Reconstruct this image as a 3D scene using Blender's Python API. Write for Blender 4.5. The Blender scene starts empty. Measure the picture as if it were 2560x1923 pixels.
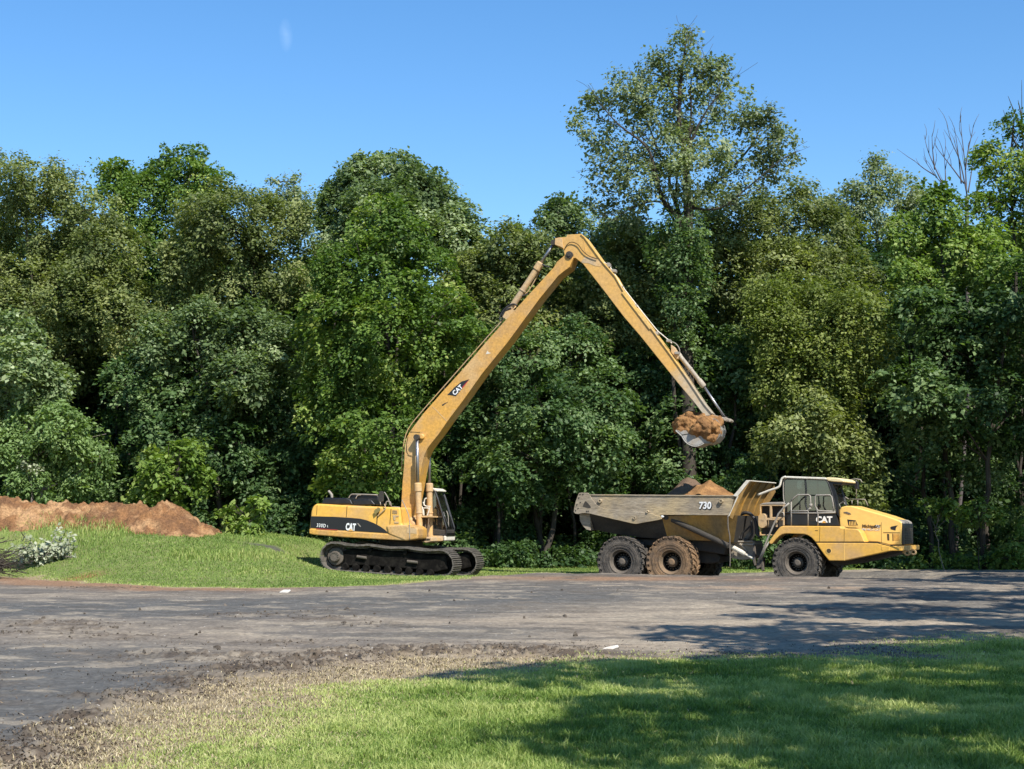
import bpy, bmesh, math, random
import numpy as np
from mathutils import Vector, Matrix, Euler

R = math.radians
S = bpy.context.scene
C = S.collection
rng = np.random.default_rng(7)
random.seed(7)

# ------------------------------------------------------------------ camera
FPX, CX, CY, HOR = 3846.0, 1280.0, 961.5, 1316.0      # focal length and horizon in photo pixels
TILT = math.atan((HOR - CY) / FPX)
EYE = 1.6
cd = bpy.data.cameras.new('camera'); cam = bpy.data.objects.new('camera', cd); C.objects.link(cam)
cd.sensor_width = 36; cd.lens = 36 * FPX / 2560; cd.clip_end = 2000; cd.clip_start = 0.1
cam.location = (0, 0, EYE); cam.rotation_euler = (math.pi / 2 + TILT, 0, 0)
S.camera = cam

# ------------------------------------------------------------------ sky, sun, exposure
SUN_EL = 47.0
sdx, sdy = 0.50, -0.866                                # horizontal direction towards the sun (behind the camera, to the right)
W = bpy.data.worlds.new('World'); S.world = W; W.use_nodes = True
wn = W.node_tree; wn.nodes.clear()
sky = wn.nodes.new('ShaderNodeTexSky'); sky.sky_type = 'NISHITA'; sky.sun_disc = False
sky.sun_elevation = R(SUN_EL); sky.sun_rotation = math.atan2(sdx, sdy)
sky.altitude = 0; sky.air_density = 1.0; sky.dust_density = 0.2; sky.ozone_density = 3.0
bg = wn.nodes.new('ShaderNodeBackground'); bg.inputs[1].default_value = 0.115
wo = wn.nodes.new('ShaderNodeOutputWorld')
hs = wn.nodes.new('ShaderNodeHueSaturation'); hs.inputs['Saturation'].default_value = 1.25; hs.inputs['Hue'].default_value = .501
wn.links.new(sky.outputs[0], hs.inputs['Color'])
# one faint wisp of cloud high in the sky at the left
_wd = Vector(((700 - CX) / FPX, 1, math.tan(TILT) + (CY - 62) / FPX)).normalized()
tcw = wn.nodes.new('ShaderNodeTexCoord')
dtw = wn.nodes.new('ShaderNodeVectorMath'); dtw.operation = 'DISTANCE'; dtw.inputs[1].default_value = _wd * 1.0; dtw.inputs[1].default_value[0] *= 2.4
mpw = wn.nodes.new('ShaderNodeMapping'); mpw.inputs['Scale'].default_value = (2.4, 1, 1); wn.links.new(tcw.outputs['Generated'], mpw.inputs[0]); wn.links.new(mpw.outputs[0], dtw.inputs[0])
mrw = wn.nodes.new('ShaderNodeMapRange'); mrw.inputs[1].default_value = .011; mrw.inputs[2].default_value = .0; mrw.inputs[4].default_value = .30; wn.links.new(dtw.outputs['Value'], mrw.inputs[0])
nzw = wn.nodes.new('ShaderNodeTexNoise'); nzw.inputs['Scale'].default_value = 130; nzw.inputs['Detail'].default_value = 5; wn.links.new(tcw.outputs['Generated'], nzw.inputs['Vector'])
mlw = wn.nodes.new('ShaderNodeMath'); mlw.operation = 'MULTIPLY'; wn.links.new(mrw.outputs[0], mlw.inputs[0]); wn.links.new(nzw.outputs[0], mlw.inputs[1])
mxw = wn.nodes.new('ShaderNodeMix'); mxw.data_type = 'RGBA'; mxw.inputs['B'].default_value = (5.0, 6.4, 8.2, 1)
wn.links.new(hs.outputs[0], mxw.inputs['A']); wn.links.new(mlw.outputs[0], mxw.inputs['Factor']); wn.links.new(mxw.outputs['Result'], bg.inputs[0])
wn.links.new(bg.outputs[0], wo.inputs[0])
sl = bpy.data.lights.new('sun', 'SUN'); sl.energy = 4.6; sl.angle = R(0.55); sl.color = (1, .955, .88)
so = bpy.data.objects.new('sun', sl); C.objects.link(so)
ce = math.cos(R(SUN_EL))
sund = Vector((sdx * ce, sdy * ce, math.sin(R(SUN_EL))))
so.rotation_euler = sund.to_track_quat('Z', 'Y').to_euler(); so.location = (20, -30, 40)
S.view_settings.view_transform = 'Standard'; S.view_settings.look = 'None'
S.view_settings.exposure = 0.75; S.view_settings.gamma = 1.0
S.cycles.max_bounces = 6; S.cycles.transparent_max_bounces = 12; S.cycles.diffuse_bounces = 3
S.cycles.transmission_bounces = 4; S.cycles.caustics_reflective = False; S.cycles.caustics_refractive = False

# ------------------------------------------------------------------ helpers
cT, sT = math.cos(TILT), math.sin(TILT)
def pray(u, v):
    a = (u - CX) / FPX; b = (CY - v) / FPX
    return Vector((a, cT - b * sT, sT + b * cT))
def at(u, v, Y):                                        # a point of the world at depth Y
    d = pray(u, v); t = Y / d.y
    return Vector((d.x * t, Y, EYE + d.z * t))

def tag(o, label=None, cat=None, group=None, kind=None):
    if label: o['label'] = label
    if cat: o['category'] = cat
    if group: o['group'] = group
    if kind: o['kind'] = kind
    return o
def empty(name, loc, rot=(0, 0, 0), **k):
    o = bpy.data.objects.new(name, None); C.objects.link(o); o.location = loc; o.rotation_euler = rot
    o.empty_display_size = .3
    return tag(o, **k)
def link(name, me, mat, parent=None, smooth=False, bevel=0, seg=2):
    if mat is not None:
        me.materials.clear(); me.materials.append(mat)
    o = bpy.data.objects.new(name, me); C.objects.link(o)
    if parent: o.parent = parent
    if smooth: me.polygons.foreach_set('use_smooth', np.ones(len(me.polygons), bool))
    if bevel:
        b = o.modifiers.new('bevel', 'BEVEL'); b.width = bevel; b.segments = seg; b.limit_method = 'ANGLE'; b.angle_limit = R(28)
    return o
SPLIT = {'roller', 'cylinder_hose', 'pipe_clamp', 'frame_step', 'cylinder_bracket', 'rocker_link', 'link_pin', 'mud_flap', 'hydraulic_hose', 'lifting_boss', 'oil_pipe', 'boom_pipe', 'stick_pipe', 'bucket_link', 'hopper_end', 'access_rail', 'engine_cowl', 'bonnet_seam', 'panel_seam', 'mirror_arm', 'plate_bolt', 'vent_fin', 'grille_bar', 'far_side', 'grease_line', 'cab_guard_rail', 'top_rail', 'bucket_side', 'light_recess'}
def islands(bm):
    bm.verts.index_update(); seen = set(); out = []
    for v in bm.verts:
        if v.index in seen: continue
        st = [v]; seen.add(v.index); comp = []
        while st:
            q = st.pop(); comp.append(q.index)
            for e in q.link_edges:
                w = e.other_vert(q)
                if w.index not in seen: seen.add(w.index); st.append(w)
        out.append(set(comp))
    return out
def bmobj(name, bm, mat, parent=None, smooth=False, bevel=0, seg=2):
    if name in SPLIT:
        isl = islands(bm)
        if len(isl) > 1:
            first = None
            for c in isl:
                b2 = bm.copy(); b2.verts.ensure_lookup_table(); b2.verts.index_update()
                bmesh.ops.delete(b2, geom=[v for v in b2.verts if v.index not in c], context='VERTS')
                o = bmobj(name, b2, mat, parent, smooth, bevel, seg); first = first or o
            bm.free(); return first
    bmesh.ops.recalc_face_normals(bm, faces=bm.faces)
    me = bpy.data.meshes.new(name); bm.to_mesh(me); bm.free()
    return link(name, me, mat, parent, smooth, bevel, seg)
def npmesh(name, verts, faces_flat, loop_totals, attrs=None, smooth=False):
    me = bpy.data.meshes.new(name)
    nv = len(verts); nl = len(faces_flat); nf = len(loop_totals)
    me.vertices.add(nv); me.vertices.foreach_set('co', np.asarray(verts, np.float32).ravel())
    me.loops.add(nl); me.loops.foreach_set('vertex_index', np.asarray(faces_flat, np.int32))
    me.polygons.add(nf)
    st = np.zeros(nf, np.int32); st[1:] = np.cumsum(loop_totals)[:-1]
    me.polygons.foreach_set('loop_start', st)
    me.polygons.foreach_set('loop_total', np.asarray(loop_totals, np.int32))
    if smooth: me.polygons.foreach_set('use_smooth', np.ones(nf, bool))
    if attrs:
        for n, (dom, arr) in attrs.items():
            if arr.ndim == 1:
                a = me.attributes.new(n, 'FLOAT', dom); a.data.foreach_set('value', arr.astype(np.float32))
            else:
                a = me.attributes.new(n, 'FLOAT_COLOR', dom)
                c = np.ones((len(arr), 4), np.float32); c[:, :3] = arr; a.data.foreach_set('color', c.ravel())
    me.update(); me.validate()
    return me

def b_prism(bm, pts, y0, y1):
    a = [bm.verts.new((x, y0, z)) for x, z in pts]; b = [bm.verts.new((x, y1, z)) for x, z in pts]
    n = len(pts)
    bm.faces.new(a); bm.faces.new(b[::-1])
    for i in range(n):
        bm.faces.new((a[i], b[i], b[(i + 1) % n], a[(i + 1) % n]))
def b_box(bm, x0, x1, y0, y1, z0, z1, M=None):
    vs = [bm.verts.new((x, y, z)) for x in (x0, x1) for y in (y0, y1) for z in (z0, z1)]
    for f in ((0, 1, 3, 2), (4, 6, 7, 5), (0, 4, 5, 1), (2, 3, 7, 6), (0, 2, 6, 4), (1, 5, 7, 3)):
        bm.faces.new([vs[i] for i in f])
    if M is not None: bmesh.ops.transform(bm, matrix=M, verts=vs)
    return vs
def b_tube(bm, path, r, n=10, closed=False, cap=True):
    path = [Vector(p) for p in path]; N = len(path)
    rs = r if isinstance(r, (list, tuple)) else [r] * N
    rings = []; up = None
    for i, p in enumerate(path):
        if closed: t = path[(i + 1) % N] - path[i - 1]
        else: t = path[min(i + 1, N - 1)] - path[max(i - 1, 0)]
        t = t.normalized() if t.length > 1e-9 else Vector((0, 0, 1))
        if up is None: up = Vector((0, 1, 0)) if abs(t.y) < .9 else Vector((1, 0, 0))
        a = up - t * up.dot(t)
        if a.length < 1e-4: a = t.orthogonal()
        a.normalize(); up = a; b = t.cross(a)
        rings.append([bm.verts.new(p + (a * math.cos(k * 2 * math.pi / n) + b * math.sin(k * 2 * math.pi / n)) * rs[i]) for k in range(n)])
    for i in range(N if closed else N - 1):
        A, B = rings[i], rings[(i + 1) % N]
        for k in range(n): bm.faces.new((A[k], A[(k + 1) % n], B[(k + 1) % n], B[k]))
    if cap and not closed:
        bm.faces.new(rings[0][::-1]); bm.faces.new(rings[-1])
def smooth_path(pts, n=6):
    pts = [Vector(p) for p in pts]; out = []
    for i in range(len(pts) - 1):
        p0 = pts[max(i - 1, 0)]; p1 = pts[i]; p2 = pts[i + 1]; p3 = pts[min(i + 2, len(pts) - 1)]
        for k in range(n):
            t = k / n
            out.append(.5 * ((2 * p1) + (-p0 + p2) * t + (2 * p0 - 5 * p1 + 4 * p2 - p3) * t * t + (-p0 + 3 * p1 - 3 * p2 + p3) * t ** 3))
    out.append(pts[-1]); return out
def b_lathe_y(bm, prof, n=40, c=(0, 0, 0)):             # profile (y, r) turned about the Y axis
    rings = []
    for y, r in prof:
        if r < 1e-5: rings.append([bm.verts.new((c[0], c[1] + y, c[2]))]); continue
        rings.append([bm.verts.new((c[0] + r * math.cos(k * 2 * math.pi / n), c[1] + y, c[2] + r * math.sin(k * 2 * math.pi / n))) for k in range(n)])
    for A, B in zip(rings, rings[1:]):
        for k in range(n):
            k2 = (k + 1) % n
            if len(A) == 1 and len(B) == 1: continue
            if len(A) == 1: bm.faces.new((A[0], B[k2], B[k]))
            elif len(B) == 1: bm.faces.new((A[k], A[k2], B[0]))
            else: bm.faces.new((A[k], A[k2], B[k2], B[k]))

# numpy value noise
def _h(ix, iy, s):
    h = (ix.astype(np.int64) * 374761393 + iy.astype(np.int64) * 668265263 + s * 982451653) & 0xffffffff
    h = ((h ^ (h >> 13)) * 1274126177) & 0xffffffff
    return ((h ^ (h >> 16)) & 0xffff) / 65535.0
def vnoise(x, y, s=0):
    x = np.asarray(x, float); y = np.asarray(y, float)
    ix = np.floor(x); iy = np.floor(y); fx = x - ix; fy = y - iy
    fx = fx * fx * fx * (fx * (fx * 6 - 15) + 10); fy = fy * fy * fy * (fy * (fy * 6 - 15) + 10)
    a = _h(ix, iy, s); b = _h(ix + 1, iy, s); c = _h(ix, iy + 1, s); d = _h(ix + 1, iy + 1, s)
    return (a + (b - a) * fx) * (1 - fy) + (c + (d - c) * fx) * fy
def fbm(x, y, o=4, s=0, g=.5):
    t = 0; a = 1; n = 0
    for i in range(o):
        t = t + a * vnoise(x * 2 ** i + 17.3 * i, y * 2 ** i - 9.1 * i, s + i); n += a; a *= g
    return t / n
def sstep(a, b, x):
    t = np.clip((np.asarray(x, float) - a) / (b - a), 0, 1); return t * t * (3 - 2 * t)
def sdist(poly, x, y):                                   # signed distance to a polygon, + inside
    d = np.full(np.shape(x), 1e9); ins = np.zeros(np.shape(x), bool)
    for (x0, y0), (x1, y1) in zip(poly, poly[1:] + poly[:1]):
        ex, ey = x1 - x0, y1 - y0
        t = np.clip(((x - x0) * ex + (y - y0) * ey) / (ex * ex + ey * ey), 0, 1)
        d = np.minimum(d, np.hypot(x - x0 - t * ex, y - y0 - t * ey))
        if y0 != y1:
            ins ^= ((y0 > y) != (y1 > y)) & (x < (x1 - x0) * (y - y0) / (y1 - y0) + x0)
    return np.where(ins, d, -d)

# ------------------------------------------------------------------ materials
def newmat(name):
    m = bpy.data.materials.new(name); m.use_nodes = True; nt = m.node_tree
    p = nt.nodes['Principled BSDF']; return m, nt, p
def nd(nt, t, **k):
    n = nt.nodes.new(t)
    for a, b in k.items():
        if a == 'inp':
            for i, v in b.items(): n.inputs[i].default_value = v
        else: setattr(n, a, b)
    return n
def lk(nt, a, b): nt.links.new(a, b)
def worn(name, base, dirt=(.16, .12, .08), amount=.45, scale=2.0, rough=.45, metal=0, streak=(1, 1, 1), dirt2=None, fine=.25, bump=.15, spec=.5, fade=None):
    """paint or metal with irregular dirt and small scuffs"""
    m, nt, p = newmat(name)
    tc = nd(nt, 'ShaderNodeTexCoord'); mp = nd(nt, 'ShaderNodeMapping'); mp.inputs['Scale'].default_value = streak
    lk(nt, tc.outputs['Object'], mp.inputs[0])
    n1 = nd(nt, 'ShaderNodeTexNoise', inp={'Scale': scale, 'Detail': 8, 'Roughness': .62}); lk(nt, mp.outputs[0], n1.inputs['Vector'])
    r1 = nd(nt, 'ShaderNodeValToRGB'); r1.color_ramp.elements[0].position = .62 - amount * .5; r1.color_ramp.elements[1].position = .82 - amount * .35
    lk(nt, n1.outputs[0], r1.inputs[0])
    n2 = nd(nt, 'ShaderNodeTexNoise', inp={'Scale': scale * 9, 'Detail': 6, 'Roughness': .7}); lk(nt, mp.outputs[0], n2.inputs['Vector'])
    r2 = nd(nt, 'ShaderNodeMapRange', inp={1: .35, 2: .75, 3: 1 - fine, 4: 1 + fine * .5}); lk(nt, n2.outputs[0], r2.inputs[0])
    mx = nd(nt, 'ShaderNodeMix', data_type='RGBA'); mx.inputs['A'].default_value = (*base, 1); mx.inputs['B'].default_value = (*dirt, 1)
    ml = nd(nt, 'ShaderNodeMath', operation='MULTIPLY'); ml.inputs[1].default_value = min(1, amount * 1.6)
    lk(nt, r1.outputs[0], ml.inputs[0]); lk(nt, ml.outputs[0], mx.inputs['Factor'])
    out = mx.outputs['Result']
    if dirt2:
        n3 = nd(nt, 'ShaderNodeTexNoise', inp={'Scale': scale * .6, 'Detail': 5}); n3.inputs['Vector'].default_value = (0, 0, 0)
        mp3 = nd(nt, 'ShaderNodeMapping'); mp3.inputs['Location'].default_value = (7, 3, 5); lk(nt, tc.outputs['Object'], mp3.inputs[0]); lk(nt, mp3.outputs[0], n3.inputs['Vector'])
        r3 = nd(nt, 'ShaderNodeMapRange', inp={1: .5, 2: .62, 3: 0, 4: 1}); lk(nt, n3.outputs[0], r3.inputs[0])
        m3 = nd(nt, 'ShaderNodeMix', data_type='RGBA'); m3.inputs['B'].default_value = (*dirt2, 1)
        lk(nt, out, m3.inputs['A']); lk(nt, r3.outputs[0], m3.inputs['Factor']); out = m3.outputs['Result']
    if fade:                                             # caked mud that starts at point p0 and thickens along d
        p0, d_, wd, colr = fade
        vs = nd(nt, 'ShaderNodeVectorMath', operation='SUBTRACT'); vs.inputs[1].default_value = p0; lk(nt, tc.outputs['Object'], vs.inputs[0])
        vd = nd(nt, 'ShaderNodeVectorMath', operation='DOT_PRODUCT'); vd.inputs[1].default_value = [q / wd for q in d_]; lk(nt, vs.outputs[0], vd.inputs[0])
        nz = nd(nt, 'ShaderNodeMapRange', inp={1: .3, 2: .7, 3: -.45, 4: .45}); lk(nt, n1.outputs[0], nz.inputs[0])
        ad = nd(nt, 'ShaderNodeMath', operation='ADD', use_clamp=True); lk(nt, vd.outputs['Value'], ad.inputs[0]); lk(nt, nz.outputs[0], ad.inputs[1])
        m3 = nd(nt, 'ShaderNodeMix', data_type='RGBA'); m3.inputs['B'].default_value = (*colr, 1); lk(nt, out, m3.inputs['A']); lk(nt, ad.outputs[0], m3.inputs['Factor']); out = m3.outputs['Result']
    mm = nd(nt, 'ShaderNodeMix', data_type='RGBA', blend_type='MULTIPLY'); mm.inputs['Factor'].default_value = 1
    lk(nt, out, mm.inputs['A']); lk(nt, r2.outputs[0], mm.inputs['B'])
    lk(nt, mm.outputs['Result'], p.inputs['Base Color'])
    rr = nd(nt, 'ShaderNodeMapRange', inp={1: 0, 2: 1, 3: rough, 4: .9}); lk(nt, ml.outputs[0], rr.inputs[0]); lk(nt, rr.outputs[0], p.inputs['Roughness'])
    p.inputs['Metallic'].default_value = metal; p.inputs['Specular IOR Level'].default_value = spec
    bp = nd(nt, 'ShaderNodeBump', inp={'Strength': bump, 'Distance': .02}); lk(nt, n2.outputs[0], bp.inputs['Height']); lk(nt, bp.outputs[0], p.inputs['Normal'])
    return m
M = {}
M['yellow'] = worn('worn_yellow_paint', (.62, .33, .065), (.36, .23, .12), .42, 1.5, .42, dirt2=(.55, .35, .15), fine=.3)
M['yellow_dusty'] = worn('dusty_yellow_paint', (.60, .36, .13), (.45, .33, .20), .6, 1.6, .55)
M['yellow_bright'] = worn('clean_yellow_paint', (.74, .405, .068), (.46, .29, .15), .42, 1.2, .38, fine=.16, bump=.05)
M['yellow_hood'] = worn('bonnet_yellow_paint', (.80, .50, .13), (.6, .40, .18), .22, .9, .35, fine=.1, bump=.04)
M['bed'] = worn('muddy_bed_steel', (.47, .40, .30), (.29, .235, .165), .7, 1.1, .75, streak=(.5, 1, 2.6), dirt2=(.43, .33, .19), fine=.45, bump=.4)
M['bed_yellow'] = worn('mud_streaked_yellow', (.46, .25, .045), (.25, .17, .08), .55, 1.2, .6, streak=(1, 1, .6), fine=.35)
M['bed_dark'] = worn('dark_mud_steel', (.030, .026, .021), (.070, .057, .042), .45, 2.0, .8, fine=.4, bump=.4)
M['stick_grey'] = worn('mud_dusted_steel', (.42, .37, .29), (.30, .25, .19), .6, 3.0, .6)
M['black'] = worn('satin_black', (.008, .008, .009), (.035, .032, .03), .25, 3.0, .42)
M['blackgloss'] = worn('gloss_black_panel', (.010, .010, .012), (.04, .035, .03), .2, 2.0, .28, fine=.1, bump=.03)
M['seam'] = worn('dark_seam_gap', (.07, .045, .015), (.03, .02, .01), .3, 3, .8)  # dark brown for joints, thin lines and decal letters
M['mud_shade'] = worn('muddy_steel_in_shade', (.009, .008, .007), (.050, .044, .036), .32, 5.0, .9, fine=.5, bump=.6, spec=.08)  # mud colour blackened to put the track frame's shade into it
M['shoe'] = worn('worn_track_shoe', (.10, .09, .075), (.21, .185, .155), .55, 6.0, .7, fine=.5, bump=.5, spec=.25)
M['tyre'] = worn('muddy_rubber', (.050, .044, .038), (.13, .11, .088), .6, 3.5, .9, fine=.6, bump=1.0)
M['tyre_brown'] = worn('brown_mud_rubber', (.085, .07, .056), (.25, .15, .075), .75, 1.7, .9, fine=.5, bump=.8)
M['rim'] = worn('muddy_rim', (.10, .085, .068), (.16, .13, .10), .6, 4.0, .7, fine=.45, bump=.4)
M['rim_brown'] = worn('brown_mud_rim', (.16, .115, .07), (.25, .16, .09), .6, 4.0, .8, fine=.4, bump=.4)
M['chrome'] = worn('hydraulic_rod_chrome', (.36, .36, .37), (.25, .23, .21), .35, 4.0, .32, metal=.8)
M['hose'] = worn('rubber_hose', (.02, .02, .021), (.08, .07, .06), .35, 6, .5)
M['rail'] = worn('dusty_rail_steel', (.33, .30, .25), (.22, .18, .14), .5, 5, .55)
M['white'] = worn('white_lettering', (.75, .75, .73), (.5, .48, .44), .25, 4, .5, fine=.1)
M['cream'] = worn('cream_paint_sunlit_edge', (.70, .65, .54), (.45, .38, .28), .35, 3, .5)  # cream paint, also the painted sunlit tone of the headboard edge
M['red'] = worn('red_decal', (.45, .03, .04), (.2, .05, .04), .2, 4, .5)
M['seat'] = worn('cab_seat_cloth', (.02, .02, .022), (.05, .05, .05), .3, 5, .8)
M['soil'] = worn('orange_soil', (.42, .225, .088), (.21, .11, .048), .6, 3.0, .95, fine=.45, bump=1.0, spec=.1)
M['soil_pile'] = worn('red_brown_soil', (.31, .155, .066), (.16, .085, .045), .6, 1.8, .95, dirt2=(.42, .25, .125), fine=.55, bump=1.0, spec=.1)
M['soil_shaded'] = worn('shaded_soil', (.19, .125, .08), (.12, .08, .055), .5, 3, .95, fine=.4, bump=.9, spec=.1)  # rear bed heap: its shade is put into this darker soil colour
M['bucket'] = worn('scoured_bucket_steel', (.33, .315, .285), (.26, .19, .12), .35, 4, .5, metal=.0)
M['bark'] = worn('grey_bark', (.060, .050, .040), (.105, .09, .072), .5, 6, .9, streak=(1, 1, .2), fine=.5, bump=.8, spec=.1)
M['bark_pale'] = worn('pale_grey_bark', (.24, .21, .17), (.14, .12, .10), .5, 6, .9, streak=(1, 1, .2), fine=.4, bump=.6, spec=.1)
M['bark_dead'] = worn('bleached_dead_wood', (.12, .105, .10), (.12, .10, .09), .4, 6, .9, spec=.1)
M['clod'] = worn('broken_mud', (.105, .085, .066), (.17, .145, .12), .5, 5, .9, fine=.5, bump=.8, spec=.15)
M['scrap'] = worn('pale_scrap', (.62, .58, .52), (.4, .36, .3), .4, 8, .7)
def glass(name, tint, alpha):
    m, nt, p = newmat(name)
    nt.nodes.remove(p); out = [n for n in nt.nodes if n.type == 'OUTPUT_MATERIAL'][0]
    tr = nd(nt, 'ShaderNodeBsdfTransparent'); tr.inputs[0].default_value = (*tint, 1)
    gl = nd(nt, 'ShaderNodeBsdfGlossy'); gl.inputs['Roughness'].default_value = .03; gl.inputs[0].default_value = (.9, .95, 1, 1)
    fr = nd(nt, 'ShaderNodeFresnel', inp={0: 1.5}); ad = nd(nt, 'ShaderNodeMath', operation='ADD', inp={1: .10})
    lk(nt, fr.outputs[0], ad.inputs[0])
    df = nd(nt, 'ShaderNodeBsdfDiffuse'); df.inputs[0].default_value = (.25, .23, .2, 1)   # film of dust
    nz = nd(nt, 'ShaderNodeTexNoise', inp={'Scale': 3.0, 'Detail': 6}); tc = nd(nt, 'ShaderNodeTexCoord'); lk(nt, tc.outputs['Object'], nz.inputs['Vector'])
    mr = nd(nt, 'ShaderNodeMapRange', inp={1: .4, 2: .75, 3: alpha * .4, 4: alpha}); lk(nt, nz.outputs[0], mr.inputs[0])
    m1 = nd(nt, 'ShaderNodeMixShader'); lk(nt, ad.outputs[0], m1.inputs[0]); lk(nt, tr.outputs[0], m1.inputs[1]); lk(nt, gl.outputs[0], m1.inputs[2])
    m2 = nd(nt, 'ShaderNodeMixShader'); lk(nt, mr.outputs[0], m2.inputs[0]); lk(nt, m1.outputs[0], m2.inputs[1]); lk(nt, df.outputs[0], m2.inputs[2])
    lk(nt, m2.outputs[0], out.inputs[0]); return m
M['glass'] = glass('dusty_tinted_glass', (.20, .29, .31), .05)
def leafmat(name, c0, c1, c2, trans=.34, rough=.52):
    if name not in ('lawn_blade', 'meadow_blade', 'straw_blade', 'dead_leaf', 'wilted_silver_leaf'): c0, c1, c2 = [tuple(q * 1.14 for q in c) for c in (c0, c1, c2)]
    m, nt, p = newmat(name); out = [n for n in nt.nodes if n.type == 'OUTPUT_MATERIAL'][0]
    a = nd(nt, 'ShaderNodeAttribute', attribute_name='tint')
    r = nd(nt, 'ShaderNodeValToRGB'); e = r.color_ramp.elements
    e[0].color = (*c0, 1); e[1].color = (*c2, 1); e[1].position = 1; k = e.new(.5); k.color = (*c1, 1)
    lk(nt, a.outputs['Fac'], r.inputs[0])
    lk(nt, r.outputs[0], p.inputs['Base Color']); p.inputs['Roughness'].default_value = rough; p.inputs['Specular IOR Level'].default_value = .28
    t = nd(nt, 'ShaderNodeBsdfTranslucent'); g = nd(nt, 'ShaderNodeMix', data_type='RGBA', blend_type='MULTIPLY'); g.inputs['Factor'].default_value = 1
    g.inputs['B'].default_value = (1.35, 1.5, .55, 1); lk(nt, r.outputs[0], g.inputs['A']); lk(nt, g.outputs['Result'], t.inputs[0])
    mx = nd(nt, 'ShaderNodeMixShader'); mx.inputs[0].default_value = trans
    lk(nt, p.outputs[0], mx.inputs[1]); lk(nt, t.outputs[0], mx.inputs[2]); lk(nt, mx.outputs[0], out.inputs[0])
    return m
L = {
 'maple': leafmat('maple_leaf', (.048, .090, .018), (.118, .192, .036), (.30, .34, .09)),
 'lime': leafmat('young_maple_leaf', (.07, .12, .022), (.15, .225, .045), (.28, .33, .10)),
 'olive': leafmat('olive_leaf', (.072, .098, .032), (.160, .190, .064), (.29, .31, .12)),
 'willow': leafmat('willow_leaf', (.088, .118, .026), (.182, .220, .056), (.31, .33, .11)),
 'pale': leafmat('silver_backed_leaf', (.062, .098, .040), (.145, .200, .082), (.36, .41, .23)),
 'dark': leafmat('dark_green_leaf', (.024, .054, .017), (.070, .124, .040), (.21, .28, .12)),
 'airy': leafmat('cottonwood_leaf', (.095, .120, .066), (.175, .215, .115), (.31, .35, .20)),
 'fern': leafmat('sumac_leaf', (.09, .15, .045), (.16, .235, .08), (.24, .32, .13)),
 'silver': leafmat('wilted_silver_leaf', (.14, .17, .09), (.24, .27, .16), (.40, .41, .30), trans=.15),
 'grass': leafmat('lawn_blade', (.095, .160, .026), (.225, .305, .066), (.44, .47, .17), trans=.3, rough=.55),
 'meadow': leafmat('meadow_blade', (.090, .150, .028), (.205, .290, .062), (.44, .44, .17), trans=.25, rough=.6),
 'straw': leafmat('straw_blade', (.17, .13, .075), (.37, .295, .17), (.58, .50, .32), trans=.12, rough=.7),
 'litter': leafmat('dead_leaf', (.040, .028, .020), (.11, .080, .055), (.32, .25, .17), trans=.05, rough=.8),
}

# ------------------------------------------------------------------ machine frames
class Frame:
    def __init__(s, loc, rot):
        s.loc = Vector(loc); s.rot = rot
        s.M = Matrix.Translation(s.loc) @ Euler(rot).to_matrix().to_4x4(); s.I = s.M.inverted()
        s.c = s.I @ Vector((0, 0, EYE)); s.r3 = s.I.to_3x3()
    def px(s, u, v, y):                                 # photo pixel -> local (x, z) on the plane at lateral offset y
        d = s.r3 @ pray(u, v); t = (y - s.c.y) / d.y; p = s.c + d * t
        return (p.x, p.z)
    def pts(s, lst, y, crop=None):
        f = crop or (lambda a, b: (a, b))
        return [s.px(*f(*p), y) for p in lst]
def crop(x0, y0, k): return lambda x, y: (x0 + x / k, y0 + y / k)
c1 = crop(740, 1160, 4.254); c2 = crop(1420, 1160, 4.809); c3 = crop(1840, 1160, 4.809)
c4 = crop(1240, 560, 5.54); c5 = crop(1600, 820, 5.193); c6 = crop(980, 820, 4.888)
c7 = crop(1820, 1240, 8.31); c8 = crop(2120, 1290, 13.01); c9 = crop(1000, 1080, 5.194)

EXC_YAW, EXC_PITCH = R(-15), R(4.0)
EXC = Frame((-3.68, 50.5, 0.06), (0, EXC_PITCH, EXC_YAW))
TRK_YAW = R(-26)
_hub = at(1678, 1405, 48.4)
_n = Vector((-math.sin(TRK_YAW), math.cos(TRK_YAW), 0))          # lateral axis, away from the camera
TRK = Frame(_hub + _n * 1.3 - Vector((0, 0, .80)), (0, 0, TRK_YAW))

# ------------------------------------------------------------------ terrain
LAWN = [(-2.35, -30), (-2.2, 3), (-1.95, 10), (-1.95, 12), (-1.65, 13.5), (-1.0, 16), (.4, 17.3), (1.1, 18.6), (3.4, 18.6), (5.3, 19.0), (5.9, 21.4), (6.8, 22.3), (12, 22.8), (60, 25), (60, -30)]
MUDNEAR = [(-4.8, -30), (-3.9, 4), (-3.4, 11.0), (-3.3, 14.2), (-3.0, 16.6), (-2.1, 17.8), (-1.2, 18.9), (.45, 19.2), (1.6, 19.2), (3.4, 19.0), (5.1, 19.3), (5.6, 21.8), (6.8, 22.8), (12, 23.3), (60, 25.5), (60, -30)]
FARGR = [(-60, 56), (-24, 52), (-16.5, 49.4), (-11.9, 43.6), (-8.7, 40.8), (-5.8, 40.2), (-3.2, 40.9), (-1.2, 44.5), (-.2, 48.5), (.6, 50.2), (3.5, 51.6), (7, 52.4), (9.5, 54.5), (13, 57), (19, 57.5), (60, 57), (60, 400), (-60, 400)]
def tf_local(F, x, y):
    c, s = math.cos(F.rot[2]), math.sin(F.rot[2]); dx = x - F.loc.x; dy = y - F.loc.y
    return c * dx + s * dy, -s * dx + c * dy
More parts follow.
